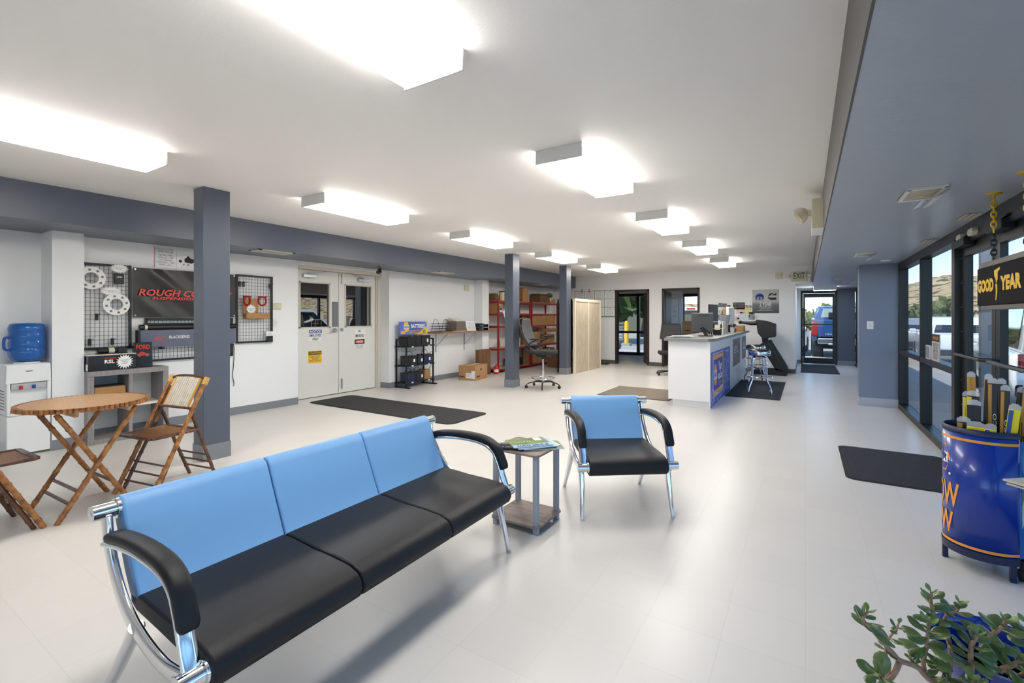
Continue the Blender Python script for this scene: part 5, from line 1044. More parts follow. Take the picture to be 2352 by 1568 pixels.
# task chair behind the counter
t = thing('task_chair', 'black mesh task chair behind the white counter', 'office chair', (-2.72, 11.3, 0), R(20))
q = MB(); q.prism([(-.23, 0), (.23, 0), (.2, .34), (-.2, .34)], -.01, .01, lambda a, b, d: (a, d-.26-.38*b, .86+b)); q.build('mesh_back', M['mesh_grey'], t, bevel=.005)
q = MB(); q.tube([(-.23, -.26, .86), (.23, -.26, .86), (.2, -.39, 1.2), (-.2, -.39, 1.2)], .013, 8, closed=True); q.build('back_frame', M['black_plastic'], t)
q = MB(); q.box(-.24, .24, -.24, .24, .48, .56); q.build('seat', M['seat_fabric'], t, bevel=.03, seg=3); q = MB(); q.bar((0, -.2, .5), (0, -.28, .9), .06, .02); q.build('back_post', M['black_plastic'], t); q = MB(); q.cyl((0, 0, .08), (0, 0, .48), .025); q.build('gas_post', M['steel'], t)
for k in range(5):
    a = 2*PI*k/5; q = MB(); q.bar((0, 0, .10), (.29*math.cos(a), .29*math.sin(a), .07), .035, .025); q.build('base_arm', M['black_plastic'], t); q = MB(); q.ball((.3*math.cos(a), .3*math.sin(a), .03), .03, seg=10, rings=6); q.build('caster', M['black_plastic'], t)
# pictures pinned in a collage on the back wall
def pinned(label, x, z, w, h, m, rot=0): 
    o_ = MB().box(-w/2, w/2, -.003, 0, -h/2, h/2, Matrix.Translation((x, YB, z)) @ Matrix.Rotation(R(rot), 4, 'Y')).build('pinned_picture', m); return tag(o_, label, 'picture', 'pictures pinned behind the counter')
def pm(a, b, s=18): return mat('print', a, .5, rgb2=b, nscale=s)
P_ = [(-1.86, 1.67, .11, .11, (150, 150, 160), (70, 74, 84), 'grey snapshot at the top left of the pinned collage', 4), (-1.76, 1.66, .09, .1, (60, 62, 68), (140, 140, 140), 'dark snapshot second from the left at the top of the collage', 0), (-1.67, 1.615, .08, .1, (52, 46, 46), (120, 60, 56), 'small dark snapshot third from the left at the top of the collage', 0),
      (-1.435, 1.645, .28, .18, (34, 34, 38), (110, 96, 96), 'wide black picture at the top centre of the collage', 0), (-1.20, 1.62, .24, .08, (228, 222, 206), (120, 112, 100), 'pale lettered strip beside the grey warranty poster', 0), (-1.20, 1.51, .22, .13, (222, 208, 112), (240, 236, 200), 'yellow note sheet beside the grey warranty poster', 0),
      (-1.74, 1.51, .17, .16, (196, 146, 120), (230, 200, 150), 'orange toned snapshot left of the white monitor', 6), (-1.86, 1.48, .1, .12, (225, 225, 222), (180, 180, 180), 'white slip at the left edge of the collage', -5), (-1.40, 1.52, .18, .13, (232, 226, 222), (214, 150, 140), 'white card with red print right of the white monitor', 0),
      (-1.60, 1.52, .12, .16, (120, 116, 110), (210, 206, 200), 'grey mottled snapshot in the middle of the collage', -4), (-1.83, 1.36, .18, .14, (74, 66, 66), (190, 170, 160), 'dark group snapshot at the lower left of the collage', -8), (-1.66, 1.36, .14, .16, (130, 168, 180), (80, 110, 96), 'blue-green snapshot at the lower middle of the collage', 8),
      (-1.51, 1.31, .14, .12, (214, 170, 178), (240, 226, 226), 'pink sheet at the lower middle of the collage', 30), (-1.33, 1.36, .24, .2, (226, 230, 234), (190, 200, 208), 'large white sheet tilted at the right of the collage', 24), (-1.145, 1.385, .13, .19, (80, 86, 92), (200, 206, 214), 'blue-grey picture below the yellow note sheet', 0), (-1.04, 1.37, .1, .1, (232, 232, 232), (206, 206, 206), 'white round-cornered slip at the right edge of the collage', 15)]
for x, z, w_, h_, a, b, s, rt in P_: pinned(s, x, z, w_, h_, pm(a, b), rt)
# warranty poster
def grad_mat():
    m = bpy.data.materials.new('poster_print_gradient'); m.use_nodes = True; N = m.node_tree.nodes; L = m.node_tree.links; b = N['Principled BSDF']; b.inputs['Roughness'].default_value = .35
    tc = N.new('ShaderNodeTexCoord'); sp = N.new('ShaderNodeSeparateXYZ'); r = N.new('ShaderNodeValToRGB'); L.new(tc.outputs['Generated'], sp.inputs[0]); L.new(sp.outputs['Z'], r.inputs[0]); L.new(r.outputs[0], b.inputs['Base Color'])
    e = r.color_ramp.elements; e[0].position = 0; e[0].color = lin((54, 56, 60)); e[1].position = 1; e[1].color = lin((176, 176, 178)); k = e.new(.36); k.color = lin((104, 106, 110)); k = e.new(.52); k.color = lin((186, 186, 188)); return m
t = thing('warranty_poster', 'silver to black printed warranty poster on the back wall', 'poster', (-.836, YB, 1.75)); box('sheet', grad_mat(), -.29, .29, -.006, 0, -.292, .292, t); o = (0, -.006, 0); B = M['ink_blue']
S = [[(.095*math.cos(a)*k-.13, .10*math.sin(a)*k+.10) for k, a in ((1, a0), (1, a1), (.58, a1), (.58, a0))] for a0, a1 in [(R(-35+250*i/24), R(-35+250*(i+1)/24)) for i in range(24)]]+[[(-.152, .045), (-.108, .045), (-.108, .16), (-.152, .16)], [(-.2, .13), (-.15, .17), (-.13, .15), (-.19, .09)], [(-.06, .13), (-.11, .17), (-.13, .15), (-.07, .09)]]
flat('blue_emblem', B, S, t, o, W_, Z_); text('MOPAR', .18, .02, M['ink'], t, (-.13, -.006, .035), W_, Z_, bold=.02)
flat('black_emblem', M['ink'], [[(.05, .12), (.09, .19), (.15, .205), (.19, .205), (.06, .115)], [(.13, .145), (.235, .205), (.235, .145)], [(.045, .095), (.085, .10), (.10, .09), (.235, .09), (.235, .03), (.12, .03), (.075, .05)]], t, o, W_, Z_)
text('2 YEAR', .26, .105, M['ink_white'], t, (.0, -.006, -.07), W_, Z_, bold=.005); text('100,000 MILE', .25, .036, mat('ink_silver', (196, 196, 198), .5), t, (0, -.006, -.15), W_, Z_); text('LIMITED WARRANTY', .25, .018, M['ink_white'], t, (0, -.006, -.19), W_, Z_); flat('rule', M['ink_white'], rect(.34, .008, 0, -.225), t, o, W_, Z_)
# exit sign and emergency lights
t = thing('exit_sign', 'lit green EXIT sign with two lamp heads above the corridor opening', 'exit sign', (-.14, YB, 2.335)); q = MB(); q.box(-.155, .155, -.06, 0, -.115, .115); q.build('housing', M['beige_plastic'], t, bevel=.006); text('EXIT', .23, .145, mat('exit_green', (18, 84, 44), .5), t, (.015, -.0605, .012), W_, Z_, bold=.012)
for s in (-1, 1): q = MB(); q.cyl((s*.15, -.03, .02), (s*.20, -.04, .02), .012); q.box(s*.23-.045, s*.23+.045, -.09, -.02, -.03, .05, Matrix.Translation((0, 0, 0))); q.build('lamp_head', M['off_white'], t, bevel=.012)
tag(box('junction_box', M['beige_plastic'], -.62, -.48, YB-.05, YB, 2.30, 2.44, bevel=.004), 'plain beige box on the back wall left of the EXIT sign', 'junction box')
tag(box('motion_detector', M['white_plastic'], .06, .11, YB-.04, YB, 2.20, 2.30, bevel=.01), 'small white sensor right of the EXIT sign by the soffit', 'sensor')
t = thing('emergency_light', 'beige emergency light with two lamp heads on the soffit face', 'emergency light', (.15, 5.42, 2.345)); q = MB(); q.box(-.10, 0, -.15, .17, -.14, .14); q.build('housing', M['beige_plastic'], t, bevel=.006); q = MB(); q.box(-.10, -.005, -.15, .17, -.17, -.141); lab(q.build('lower_cover', M['white_plastic'], t, bevel=.004), 'white lower cover')
for y in (-.08, .09):
    q = MB(); q.cyl((-.1, y, .03), (-.15, y, .04), .016); Mx = Matrix.Translation((-.14, y, .05)) @ Matrix.Rotation(R(-125), 4, 'Y'); q.lathe([(.02, 0), (.055, .03), (.07, .09), (.066, .09), (.05, .03), (.0, .02)], 20)
    vs_ = [v for v in q.bm.verts if abs(v.co.x) < .08 and abs(v.co.y) < .08 and -.001 < v.co.z < .1]
    for v in vs_: v.co = Mx @ v.co
    q.build('lamp_head', M['beige_plastic'], t)
# bar stools
def bar_stool(label, loc, rz):
    t = thing('bar_stool', label, 'bar stool', loc, rz, 'chrome bar stools')
    q = MB(); q.lathe([(0, .675), (.17, .675), (.18, .685), (.18, .755), (.165, .775), (.1, .785), (0, .788)], 32); q.build('seat', mat('vinyl_black', (24, 24, 28), .2, coat=.4) if 'vinyl_black' not in bpy.data.materials else bpy.data.materials['vinyl_black'], t, smooth=50); q = MB(); q.lathe([(.1805, .684), (.1835, .69), (.1835, .745), (.1805, .752)], 32, capends=False); lab(q.build('seat_band', M['chrome'], t), 'chrome band round the seat')
    q = MB(); q.cyl((0, 0, .655), (0, 0, .676), .07); q.build('swivel', M['black_metal'], t)
    for k in range(4):
        a = PI/4+PI/2*k; c, s = math.cos(a), math.sin(a); q = MB(); q.tube(smooth_path([(.02*c, .02*s, .665), (.10*c, .10*s, .655), (.145*c, .145*s, .60), (.155*c, .155*s, .35), (.165*c, .165*s, .25), (.24*c, .24*s, .1), (.245*c, .245*s, .0)], 5), .0125, 10); q.build('leg', M['chrome'], t, smooth=60)
    for z, r in ((.50, .165), (.30, .205)):
        q = MB(); q.tube([(r*math.cos(2*PI*k/32), r*math.sin(2*PI*k/32), z) for k in range(32)], .009, 8, closed=True); q.build('foot_ring', M['chrome'], t)
    return t
s1 = bar_stool('nearer chrome bar stool with a round black seat', (-.69, 9.32, .009), R(8)); dup(s1, (-.87, 10.85, .009), R(20), 'further chrome bar stool close to the counter')
# leaning diagnostic pedestal
mk('pedestal_grey', (64, 66, 70), .4); mk('pedestal_black', (28, 29, 32), .4)
t = thing('pedestal_kiosk', 'dark leaning pedestal console with a boxy head and an arm', 'kiosk', (-.75, 12.55, 0))
C = smooth_path([(-.35, 0, .035), (.0, 0, .035), (.20, 0, .04), (.285, 0, .10), (.255, 0, .22), (.10, 0, .50), (-.05, 0, .78)], 4); q = MB(); q.sweep(C, rect(.26, .10), up=(0, 1, 0)); q.build('column', M['pedestal_black'], t, bevel=.012, smooth=50)
Mx = Matrix.Translation((.10, 0, .50)) @ Matrix.Rotation(math.atan2(-.15, .28), 4, 'Y'); q = MB(); q.box(.045, .056, -.11, .11, -.26, .27, Mx); q.build('front_panel', M['pedestal_grey'], t, bevel=.003); q = MB(); q.lathe([(.03, 0), (.06, 0), (.06, .006), (.03, .006)], 20); o_ = q.build('speaker_ring', M['pedestal_black'], t); o_.matrix_local = Mx @ Matrix.Translation((.056, 0, .0)) @ Matrix.Rotation(PI/2, 4, 'Y')
q = MB(); q.cyl((-.05, 0, .76), (-.06, 0, .87), .07); q.build('neck', M['pedestal_black'], t)
q = MB(); q.prism([(-.24, 1.30), (-.02, 1.27), (.17, 1.20), (.165, .90), (-.10, .85), (-.20, .98)], -.17, .17, lambda a, b, d: (a, d, b)); q.build('head', M['pedestal_black'], t, bevel=.015); q = MB(); q.box(.166, .172, -.13, .13, .93, 1.17); q.build('head_screen', M['pedestal_grey'], t)
q = MB(); q.tube([(-.2, -.02, 1.22), (-.36, -.02, 1.21), (-.58, -.02, 1.235)], .055, 10, scale=[1, .85, .55]); q.ball((-.585, -.02, 1.235), .045); q.build('arm', M['pedestal_black'], t, smooth=60)
# mats
mat_rug('black mat under the chrome bar stools', -1.18, -.35, 8.78, 11.3, .01, 'mat_slate'); mat_rug('grey mat in front of the glass exit door', -.10, .70, 13.5, 15.9, .01, 'mat_slate'); mat_rug('taupe mat on the floor behind the white counter', -3.1, -1.87, 7.75, 8.95, .02, 'mat_taupe'); mat_rug('black entrance mat inside the storefront doors', .29, 1.13, 4.83, 6.05, .08, 'mat_slate')
tag(box('door_stop', M['black_plastic'], -5.05, -4.8, YB-.35, YB-.15, 0, .03, bevel=.008), 'low black pad on the floor beside the first brown doorway', 'pad')
# ------------------------------------------------------------------ hanging tyre sign by the storefront
mk('sign_black', (11, 11, 12), .75, spec=.2); mk('chain_yellow', (228, 190, 44), .35, .2); mk('sign_rail', (104, 98, 92), .45); mk('tyre_yellow', (236, 190, 40), .5)
t = thing('hanging_sign', 'black hanging shop sign with yellow lettering beside the storefront glass', 'sign', (1.035, 3.99, 1.565))
q = MB(); q.box(-.035, .035, -.45, .44, -.13, .125); q.build('panel', M['sign_black'], t, bevel=.012, seg=3)
q = MB(); q.box(-.025, .025, -.44, .40, .122, .158); q.build('top_rail', M['sign_rail'], t, bevel=.004); q = MB(); q.box(-.025, .025, -.44, .40, -.158, -.128); q.build('bottom_rail', M['sign_rail'], t, bevel=.004)
xs, zs = (0, -1, 0), (0, 0, 1)
text('GOOD', .315, .088, M['tyre_yellow'], t, (-.0355, .255, .0), xs, zs, bold=.06); text('YEAR', .33, .088, M['tyre_yellow'], t, (-.0355, -.185, .0), xs, zs, bold=.06)
flat('winged_shoe', M['tyre_yellow'], [[(-.045, .085), (.055, .10), (.06, .088), (.02, .072), (.02, .03), (-.005, .0), (-.02, .035), (-.04, .05)], [(-.02, .0), (.012, .0), (.012, -.055), (-.005, -.10), (-.018, -.10), (-.012, -.045)]], t, (-.0355, .045, .0), xs, zs)
def chain(t, x, y, z1, z0, zc):
    for part, lo, hi, m in (('yellow_chain', zc, z1, 'chain_yellow'), ('dark_chain', z0, zc, 'black_metal')):
        q = MB(); z = hi; k = 0
        while z-.04 > lo-.012:
            c = z-.021; ax = (1, 0) if k % 2 else (.25, .97)
            q.tube([(x+ax[0]*.013*math.cos(a), y+ax[1]*.013*math.cos(a), c+.022*math.sin(a)) for a in [2*PI*i/12 for i in range(12)]], .0055, 6, closed=True); z -= .032; k += 1
        q.build(part, M[m], t)
for y in (.24, -.30):
    chain(t, .0, y, .578, .15, .33)
    q = MB(); q.cyl((.0, y, .587), (.0, y, .595), .04, seg=20); q.cyl((.0, y, .572), (.0, y, .587), .008); q.build('ceiling_plate', M['chain_yellow'], t)

# ------------------------------------------------------------------ blue drum display with wiper blades
mk('drum_blue', (8, 52, 152), .28, coat=.3); mk('drum_dark', (28, 38, 76), .4); mk('panel_blue', (36, 116, 190), .35)
DC = (.825, 3.535); t = thing('drum_display', 'blue round drum display with yellow stripes by the entrance', 'display stand', (DC[0], DC[1], 0)); r = .165
a0, a1 = R(-52), R(-52-300)
def arc(q, prof, A0=a0, A1=a1, seg=64): return q.lathe(prof, seg, (0, 0, 0), A0, A1)
o_ = arc(MB(), [(r, .125), (r, .735)]).build('drum_shell', M['drum_blue'], t, solid=.004, smooth=60)
arc(MB(), [(r+.004, .735), (r+.004, .76), (r-.004, .765), (r-.006, .735)]).build('top_rim', M['drum_dark'], t, smooth=60); arc(MB(), [(r+.004, .085), (r+.006, .125), (r-.004, .125), (r-.004, .085)]).build('bottom_rim', M['drum_dark'], t, smooth=60)
for z in (.697, .132): lab(arc(MB(), [(r+.0026, z), (r+.0026, z+.014)]).build('stripe', M['ink_orange'], t, smooth=60), 'yellow stripe round the drum')
MB().lathe([(0, .09), (r-.004, .09)], 40).build('drum_floor', M['drum_dark'], t)
arc(MB(), [(r-.004, .12), (r-.004, .72)], R(-60), R(-60+36)).build('side_panel', M['panel_blue'], t, solid=.004)
def wrap(s, w, h, m, ac, z, name='lettering', shape=None, lift=.004):
    o = text(s, w, h, m, t, (0, 0, 0), (1, 0, 0), (0, 1, 0), bold=.02, name=name) if s else flat(name, m, shape, t, (0, 0, 0), (1, 0, 0), (0, 1, 0))
    bm_ = bmesh.new(); bm_.from_mesh(o.data); bmesh.ops.subdivide_edges(bm_, edges=[e for e in bm_.edges if e.calc_length() > .025], cuts=3)
    for v in bm_.verts: a = ac+v.co.x/r; v.co = V(((r+lift)*math.cos(a), (r+lift)*math.sin(a), z+v.co.y))
    bm_.to_mesh(o.data); bm_.free(); return o
AC = R(172)
sh = [[(-.10, 0), (-.065, -.075), (.065, -.075), (.10, 0), (.065, .075), (-.065, .075)]]
wrap('', 0, 0, M['ink_orange'], AC, .583, 'hexagon', sh, .003); wrap('', 0, 0, M['ink_white'], AC, .583, 'white_band', [rect(.165, .055)], .0038); wrap('NAPA', .145, .04, M['ink_blue'], AC, .583, lift=.0046)
wrap('KNOW', .295, .135, M['ink_orange'], AC, .39); wrap('HOW', .235, .12, M['ink_orange'], AC, .238); wrap('', 0, 0, M['ink_white'], R(205), .50, 'registered_dot', [disc(.007)])
for a in (R(168), R(-60), R(60)):
    c, s = math.cos(a), math.sin(a); q = MB(); q.box(.155*c-.012, .155*c+.012, .155*s-.012, .155*s+.012, 0, .12); q.build('leg', M['drum_dark'], t)
q = MB(); q.cyl((.155*math.cos(R(-38))-.012, .155*math.sin(R(-38)), .03), (.155*math.cos(R(-38))+.012, .155*math.sin(R(-38)), .03), .03); q.box(.155*math.cos(R(-38))-.008, .155*math.cos(R(-38))+.008, .155*math.sin(R(-38))-.008, .155*math.sin(R(-38))+.008, .03, .1); q.build('caster', M['rubber'], t)
q = MB()
for k in range(-3, 4): q.tube([(.04*k, -.13, .80), (.04*k, .13, .80)], .002, 5); q.tube([(-.13, .04*k, .80), (.13, .04*k, .80)], .002, 5)
for k in range(8): q.tube([(.13, -.13+.037*k, .62), (.13, -.13+.037*k, .87)], .002, 5)
o_ = q.build('wire_divider', M['black_metal'], t); o_['kind'] = 'stuff'; o_.location.z = -.06
mk('pack_gold', (190, 140, 48), .35); mk('pack_black', (26, 26, 28), .3); mk('pack_yellow', (240, 222, 30), .35); mk('pack_blue', (36, 84, 150), .35)
clear = bpy.data.materials.new('clear_plastic'); clear.use_nodes = True; b_ = clear.node_tree.nodes['Principled BSDF']; b_.inputs['Base Color'].default_value = lin((232, 236, 240)); b_.inputs['Roughness'].default_value = .15; b_.inputs['Alpha'].default_value = .38
def wiper(label, x, y, top, w, m, m2, tilt=0., az=0.):
    t = thing('wiper_blade', label, 'wiper blade', (x, y, .095), R(-14)+az, 'packed wiper blades in the drum display'); t.rotation_euler = (0, tilt, R(-14)+az); h = top-.095
    q = MB(); q.box(-w/2, w/2, -.008, .008, 0, h-.03); q.build('pack', M[m], t, bevel=.003); q = MB(); q.box(-w/2+.002, -w/2+w*.42, -.0115, -.008, .0, h-.035); q.build('printed_edge', M[m2], t, bevel=.001)
    q = MB(); q.prism([(-w/2, h-.032), (w/2, h-.032), (w/2, h-.012), (w*.2, h), (-w*.2, h), (-w/2, h-.012)], -.005, .005, lambda a, b, d: (a, d, b)); q.build('hang_tab', clear, t)
    if m != 'pack_gold': text('TRICO' if m == 'pack_black' else 'PREMIUM', .14, w*.34, M['ink_white'] if m == 'pack_black' else M['ink'], t, (w*.17, -.009, h*.72), (0, 0, 1), (-1, 0, 0))
WB = [(.745, 3.56, .955, .05, 'pack_black', 'pack_yellow', .05, 0, 'black and yellow wiper pack at the drum left edge, mid height'), (.805, 3.585, 1.055, .034, 'pack_gold', 'pack_gold', -.02, 0, 'tall gold wiper pack, leftmost of the tall ones'), (.832, 3.565, 1.05, .032, 'pack_gold', 'pack_black', .02, 0, 'tall gold and black wiper pack, second of the tall ones'),
      (.862, 3.54, 1.03, .04, 'pack_black', 'pack_gold', 0, 0, 'tall black wiper pack with a gold edge in the middle of the drum'), (.882, 3.50, 1.0, .036, 'pack_black', 'pack_gold', .02, 0, 'black wiper pack with gold stripe in front of the tall ones'), (.912, 3.53, 1.03, .036, 'pack_black', 'pack_black', -.02, 0, 'all black wiper pack right of the gold-striped one'),
      (.932, 3.505, 1.02, .042, 'pack_black', 'pack_gold', .06, 0, 'black and gold wiper pack leaning right near the drum end'), (.93, 3.56, .99, .03, 'pack_black', 'pack_black', .05, 0, 'black wiper pack at the back right of the drum'), (.778, 3.50, .91, .055, 'pack_black', 'pack_black', 0, 0, 'wide black wiper pack in the front row'), (.842, 3.455, .915, .045, 'pack_yellow', 'pack_blue', .10, 0, 'yellow and blue wiper pack leaning left in the front row'),
      (.735, 3.49, .815, .055, 'pack_black', 'pack_gold', 0, 0, 'short black wiper pack with gold edge at the drum front left'), (.775, 3.452, .80, .07, 'pack_yellow', 'pack_yellow', 0, 0, 'short yellow wiper pack with a white hanger at the drum front'), (.806, 3.43, .80, .045, 'pack_yellow', 'pack_blue', .03, 0, 'short blue and yellow wiper pack at the drum front'), (.77, 3.585, .945, .04, 'pack_blue', 'pack_yellow', 0, 0, 'blue and yellow wiper pack behind the wide black one'),
      (.90, 3.44, .98, .035, 'cream_box', 'ink_grey', .16, 0, 'pale worn wiper pack leaning at the drum right end')]
for x, y, tp, w_, m, m2, ti, az, s in WB: wiper(s, x, y, tp, w_, m, m2, ti, az)
# small sand coloured board table whose corner shows in front of the drum
mk('board_sand', (200, 194, 178), .6)
t = thing('board_table', 'low stand with sand-coloured boards cut by the right picture edge', 'table', (.935, 2.83, 0), R(40))
box('top_board', M['board_sand'], -.15, .15, -.15, .15, .652, .66, t, bevel=.001); box('under_board', M['board_sand'], -.142, .142, -.142, .142, .638, .646, t, bevel=.001); box('post', M['steel'], -.02, .02, -.02, .02, .015, .64, t); box('foot', M['steel'], -.11, .11, -.11, .11, 0, .015, t, bevel=.003)

# ------------------------------------------------------------------ jade plant in a blue pot, near the camera
mk('jade_leaf', (94, 116, 62), .32, rgb2=(70, 94, 52), nscale=9, coat=.2); mk('jade_young', (108, 130, 66), .35); mk('jade_stem', (170, 136, 110), .7, rgb2=(140, 108, 88), nscale=30); mk('pot_blue', (16, 44, 140), .16, coat=.7); mk('soil', (62, 50, 40), .95)
t = thing('jade_plant', 'jade plant with thick green leaves in a shiny blue pot', 'potted plant', (.56, 2.25, 0))
q = MB(); q.lathe([(0, 0), (.11, 0), (.125, .008), (.165, .15), (.182, .205), (.188, .222), (.184, .23), (.176, .226), (.168, .205), (.152, .12), (0, .12)], 56); q.build('pot', M['pot_blue'], t, smooth=50)
MB().lathe([(0, .125), (.153, .125)], 32).build('soil', M['soil'], t)
st, fo, yo = MB(), MB(), MB(); rn = random.Random(11)
def leaf(q, p, d, L, w, up):
    d = V(d).normalized(); s = d.cross(V(up)); s = s.normalized() if s.length > .05 else V((1, 0, 0)); n = s.cross(d)
    rows = []; K = 8
    for i in range(7):
        u = i/6; wi = w*.5*(.14, .34, .66, .90, 1.0, .84, .26)[i]; th = w*.15*(.5, .8, 1, 1, 1, .8, .3)[i]; c = p+d*(L*u)+n*(.16*L*u*u)
        if i == 0: wi = max(wi, .0025)
        rows.append([q.bm.verts.new(c+s*(wi*math.cos(2*PI*k/K))+n*(th*math.sin(2*PI*k/K))) for k in range(K)])
    for i in range(6):
        for k in range(K): q.bm.faces.new((rows[i][k], rows[i][(k+1) % K], rows[i+1][(k+1) % K], rows[i+1][k]))
    q.bm.faces.new(rows[-1]); q.bm.faces.new(list(reversed(rows[0])))
def rosette(S, n, L):
    def back(dist):
        i = len(S)-1
        while i > 0:
            sl = (S[i]-S[i-1]).length
            if dist <= sl: return S[i].lerp(S[i-1], dist/max(sl, 1e-6))
            dist -= sl; i -= 1
        return S[0]
    d = (S[-1]-S[-4]).normalized(); a = d.cross(V((.3, .2, 1))).normalized(); b = d.cross(a)
    for k in range(n):                                  # pairs of opposite leaves down the stem
        base = back(.019*k); ang = (k % 2)*PI/2+rn.uniform(-.3, .3); Lk = L*min(1.08, .55+.2*k)*rn.uniform(.85, 1.12)
        for s in (1, -1):
            o = (a*math.cos(ang)+b*math.sin(ang))*s; e = max(.05, .9-.22*k); dd = o+d*e+V((0, 0, -.12*k*.5)); leaf(fo if k > 0 else yo, base, dd, Lk*1.2, Lk*1.2*rn.uniform(.50, .66), d*.5+V((0, -.25, .6))+o*.2)
O = V((.56, 2.25, 0))
def branch(pts, r0, r1, n, L):
    P = [V(p)-O for p in pts]; S = smooth_path(P, 6); m_ = len(S); st.tube(S, r0, 8, scale=[1+(r1/r0-1)*i/(m_-1) for i in range(m_)]); rosette(S, n, L)
JP = [([(0.5, 2.2, 0.12), (0.357, 2.018, 0.177), (0.298, 1.922, 0.261), (0.246, 1.854, 0.304), (0.227, 1.83, 0.334), (0.194, 1.797, 0.38), (0.167, 1.769, 0.422), (0.146, 1.744, 0.456), (0.157, 1.751, 0.478)], 0.01, 0.004, 6, 0.042), ([(0.246, 1.854, 0.304), (0.228, 1.819, 0.278), (0.204, 1.78, 0.271), (0.18, 1.742, 0.306), (0.17, 1.724, 0.321)], 0.009, 0.004, 5, 0.05), ([(0.206, 1.805, 0.255), (0.217, 1.824, 0.291), (0.211, 1.844, 0.317), (0.217, 1.859, 0.352), (0.239, 1.873, 0.386), (0.247, 1.878, 0.407)], 0.006, 0.0025, 6, 0.028), ([(0.5, 2.2, 0.12), (0.401, 2.081, 0.148), (0.403, 2.059, 0.232), (0.396, 2.042, 0.3), (0.375, 2.017, 0.361), (0.35, 1.99, 0.407), (0.341, 1.984, 0.445), (0.342, 1.985, 0.477)], 0.01, 0.004, 6, 0.046), ([(0.375, 2.017, 0.361), (0.389, 2.038, 0.392), (0.419, 2.069, 0.399), (0.429, 2.075, 0.424)], 0.006, 0.003, 4, 0.042), ([(0.404, 2.095, 0.141), (0.338, 2.018, 0.191), (0.32, 1.971, 0.255), (0.325, 1.951, 0.322), (0.325, 1.939, 0.361), (0.326, 1.928, 0.407)], 0.009, 0.004, 7, 0.05), ([(0.298, 1.922, 0.261), (0.279, 1.898, 0.297), (0.276, 1.897, 0.305)], 0.004, 0.003, 3, 0.03), ([(0.56, 2.26, 0.12), (0.525, 2.147, 0.156), (0.504, 2.11, 0.234), (0.479, 2.071, 0.3), (0.492, 2.067, 0.339), (0.525, 2.076, 0.378), (0.534, 2.07, 0.405)], 0.01, 0.005, 6, 0.052), ([(0.56, 2.26, 0.12), (0.447, 2.003, 0.219), (0.435, 1.984, 0.284), (0.435, 1.984, 0.336), (0.45, 1.994, 0.374)], 0.01, 0.005, 7, 0.05), ([(0.518, 2.119, 0.172), (0.524, 2.087, 0.233), (0.544, 2.064, 0.274), (0.565, 2.054, 0.304)], 0.01, 0.006, 5, 0.06), ([(0.525, 2.147, 0.156), (0.57, 2.128, 0.201), (0.597, 2.109, 0.264), (0.597, 2.098, 0.349), (0.588, 2.092, 0.402)], 0.009, 0.004, 6, 0.05), ([(0.5, 2.2, 0.12), (0.413, 2.03, 0.147), (0.383, 1.975, 0.224), (0.354, 1.945, 0.266), (0.343, 1.938, 0.274)], 0.008, 0.004, 4, 0.045), ([(0.56, 2.26, 0.12), (0.443, 1.954, 0.225), (0.426, 1.92, 0.271)], 0.009, 0.006, 4, 0.055)]
for pts, r0, r1, n, L in JP: branch(pts, r0, r1, n, L)
st.build('stems', M['jade_stem'], t, smooth=60); o_ = fo.build('foliage', M['jade_leaf'], t, smooth=60); o_ = yo.build('young_foliage', M['jade_young'], t, smooth=60)

# ------------------------------------------------------------------ fittings on the blue soffit, entrance header and pillar
def soffit_vent(label, x, y):
    t = thing('deflector_vent', label, 'vent', (x, y, ZS), 0, 'soffit vents with deflectors')
    q = MB()
    for a, b, c, d in ((-.10, .10, -.18, -.155), (-.10, .10, .155, .18), (-.10, -.075, -.18, .18), (.075, .10, -.18, .18)): q.box(a, b, c, d, -.014, 0)
    q.build('frame', M['white_plastic'], t, bevel=.003); q = MB()
    for k in range(6): q.box(-.076, .076, -.15+.05*k, -.115+.05*k, -.009, -.003)
    q.build('louvres', M['beige_plastic'], t); box('backing', M['ink_grey'], -.076, .076, -.155, .155, -.003, 0, t)
    for dx in (0, .05):
        pr = smooth_path([(.112-dx, 0, -.012), (.098-dx, 0, -.036), (.07-dx, 0, -.058), (.03-dx, 0, -.072)], 4); pl = [(p.x, p.z) for p in pr]+[(p.x-.002, p.z-.003) for p in reversed(pr)]
        q = MB(); q.prism(pl, -.17+dx, .15, lambda a, b, d: (a, d, b)); q.build('deflector', clear if dx else M['white_plastic'], t, smooth=60)
    return t
soffit_vent('nearest white ceiling vent with a curved deflector on the blue soffit', .635, 3.96); soffit_vent('middle white ceiling vent with a deflector on the blue soffit', .635, 7.45); soffit_vent('furthest white ceiling vent with a deflector, near the corridor', .62, 11.9)
for x, y, s in ((.957, 8.35, 'small white detector on the soffit in front of the slate pillar'), (.95, 13.4, 'small white detector on the soffit near the exit door')):
    t = thing('smoke_detector', s, 'detector', (x, y, ZS), 0, 'ceiling detectors'); q = MB(); q.box(-.055, .055, -.06, .06, -.012, 0); q.build('base', M['white_plastic'], t, bevel=.004); q = MB(); q.cyl((0, 0, -.012), (0, 0, -.02), .03); q.build('cap', M['off_white'], t)
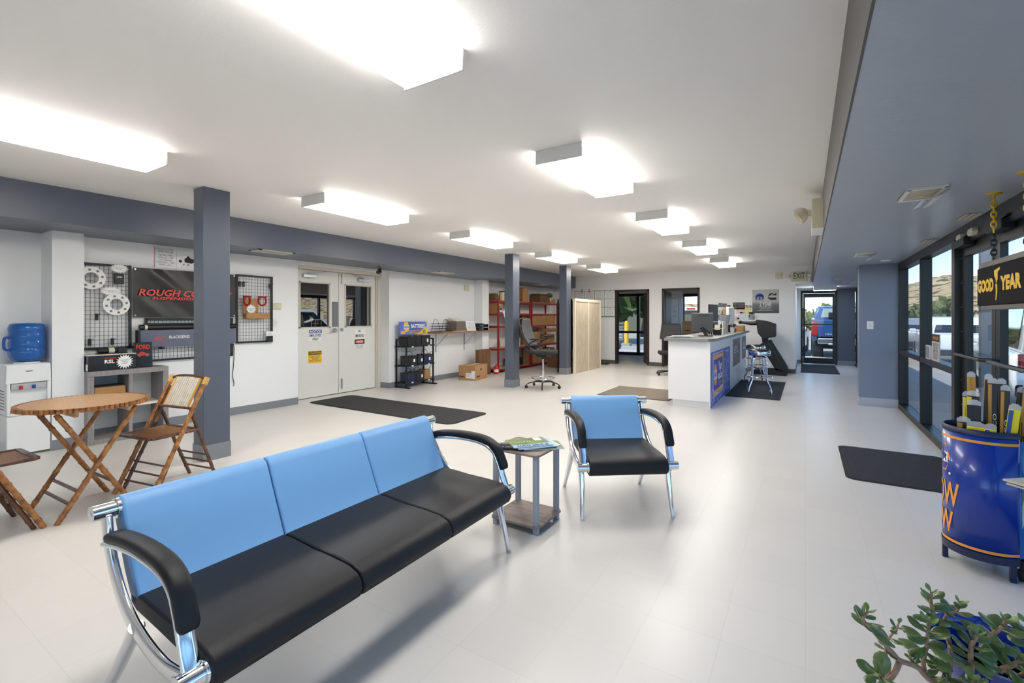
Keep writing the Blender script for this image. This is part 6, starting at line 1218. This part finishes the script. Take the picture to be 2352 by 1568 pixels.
for y, s in ((5.06, 'slim white slot vent on the soffit above the entrance doors'), (6.47, 'slim white slot vent on the soffit beyond the entrance doors')):
    t = thing('slot_vent', s, 'vent', (1.10, y, ZS), 0, 'slot vents along the glass'); q = MB()
    for x in (-.05, -.015, .02): q.box(x, x+.022, -.13, .13, -.008, 0)
    q.build('slots', M['beige_plastic'], t); box('backing', M['ink_grey'], -.055, .05, -.135, .135, -.003, 0, t)
for y, s in ((5.52, 'beige sensor on the entrance header, further from the camera'), (5.18, 'beige sensor on the entrance header, nearer the camera')):
    t = thing('door_detector', s, 'sensor', (1.145, y, 2.048), 0, 'beige sensors over the entrance'); q = MB(); q.prism([(-.075, 0), (-.05, .028), (.05, .028), (.075, 0), (.05, -.028), (-.05, -.028)], -.02, .02, lambda a, b, d: (d, a, b)); q.build('cover', M['beige_plastic'], t, bevel=.004); box('mount', M['black_metal'], .02, .035, -.03, .03, -.01, .02, t)
t = thing('wall_switch', 'white double switch plate on the slate pillar by the glass', 'switch', (.836, 8.95, 1.238)); box('plate', M['white_plastic'], -.04, .04, -.006, 0, -.06, .06, t, bevel=.002); box('rocker', M['off_white'], -.018, .018, -.011, -.005, -.03, .03, t)
t = thing('hours_card', 'black headed hours card standing on the storefront sill rail', 'card', (1.185, 6.66, .886)); box('card', mat('card_grey', (176, 176, 176), .6), -.004, .004, -.17, .17, 0, .29, t); xs2 = (0, -1, 0)
flat('header', M['ink'], rect(.34, .075, 0, .25), t, (-.004, 0, 0), xs2, zs); text('OPEN HOURS', .26, .035, M['ink_yellow'], t, (-.004, 0, .25), xs2, zs, lift=.002); text('MON 8-5\nTUE 8-5\nWED 8-5\nTHU 8-5\nFRI 8-5', .24, .17, M['ink'], t, (-.004, 0, .11), xs2, zs)
t = thing('keypad_box', 'grey keypad box on the sill rail beside the hours card', 'box', (1.185, 6.99, .886)); q = MB(); q.box(-.015, .015, -.10, .10, 0, .155); q.build('case', M['cooler_grey'], t, bevel=.004); box('cover_plate', M['ink_grey'], -.017, -.014, -.085, .085, .015, .14, t)
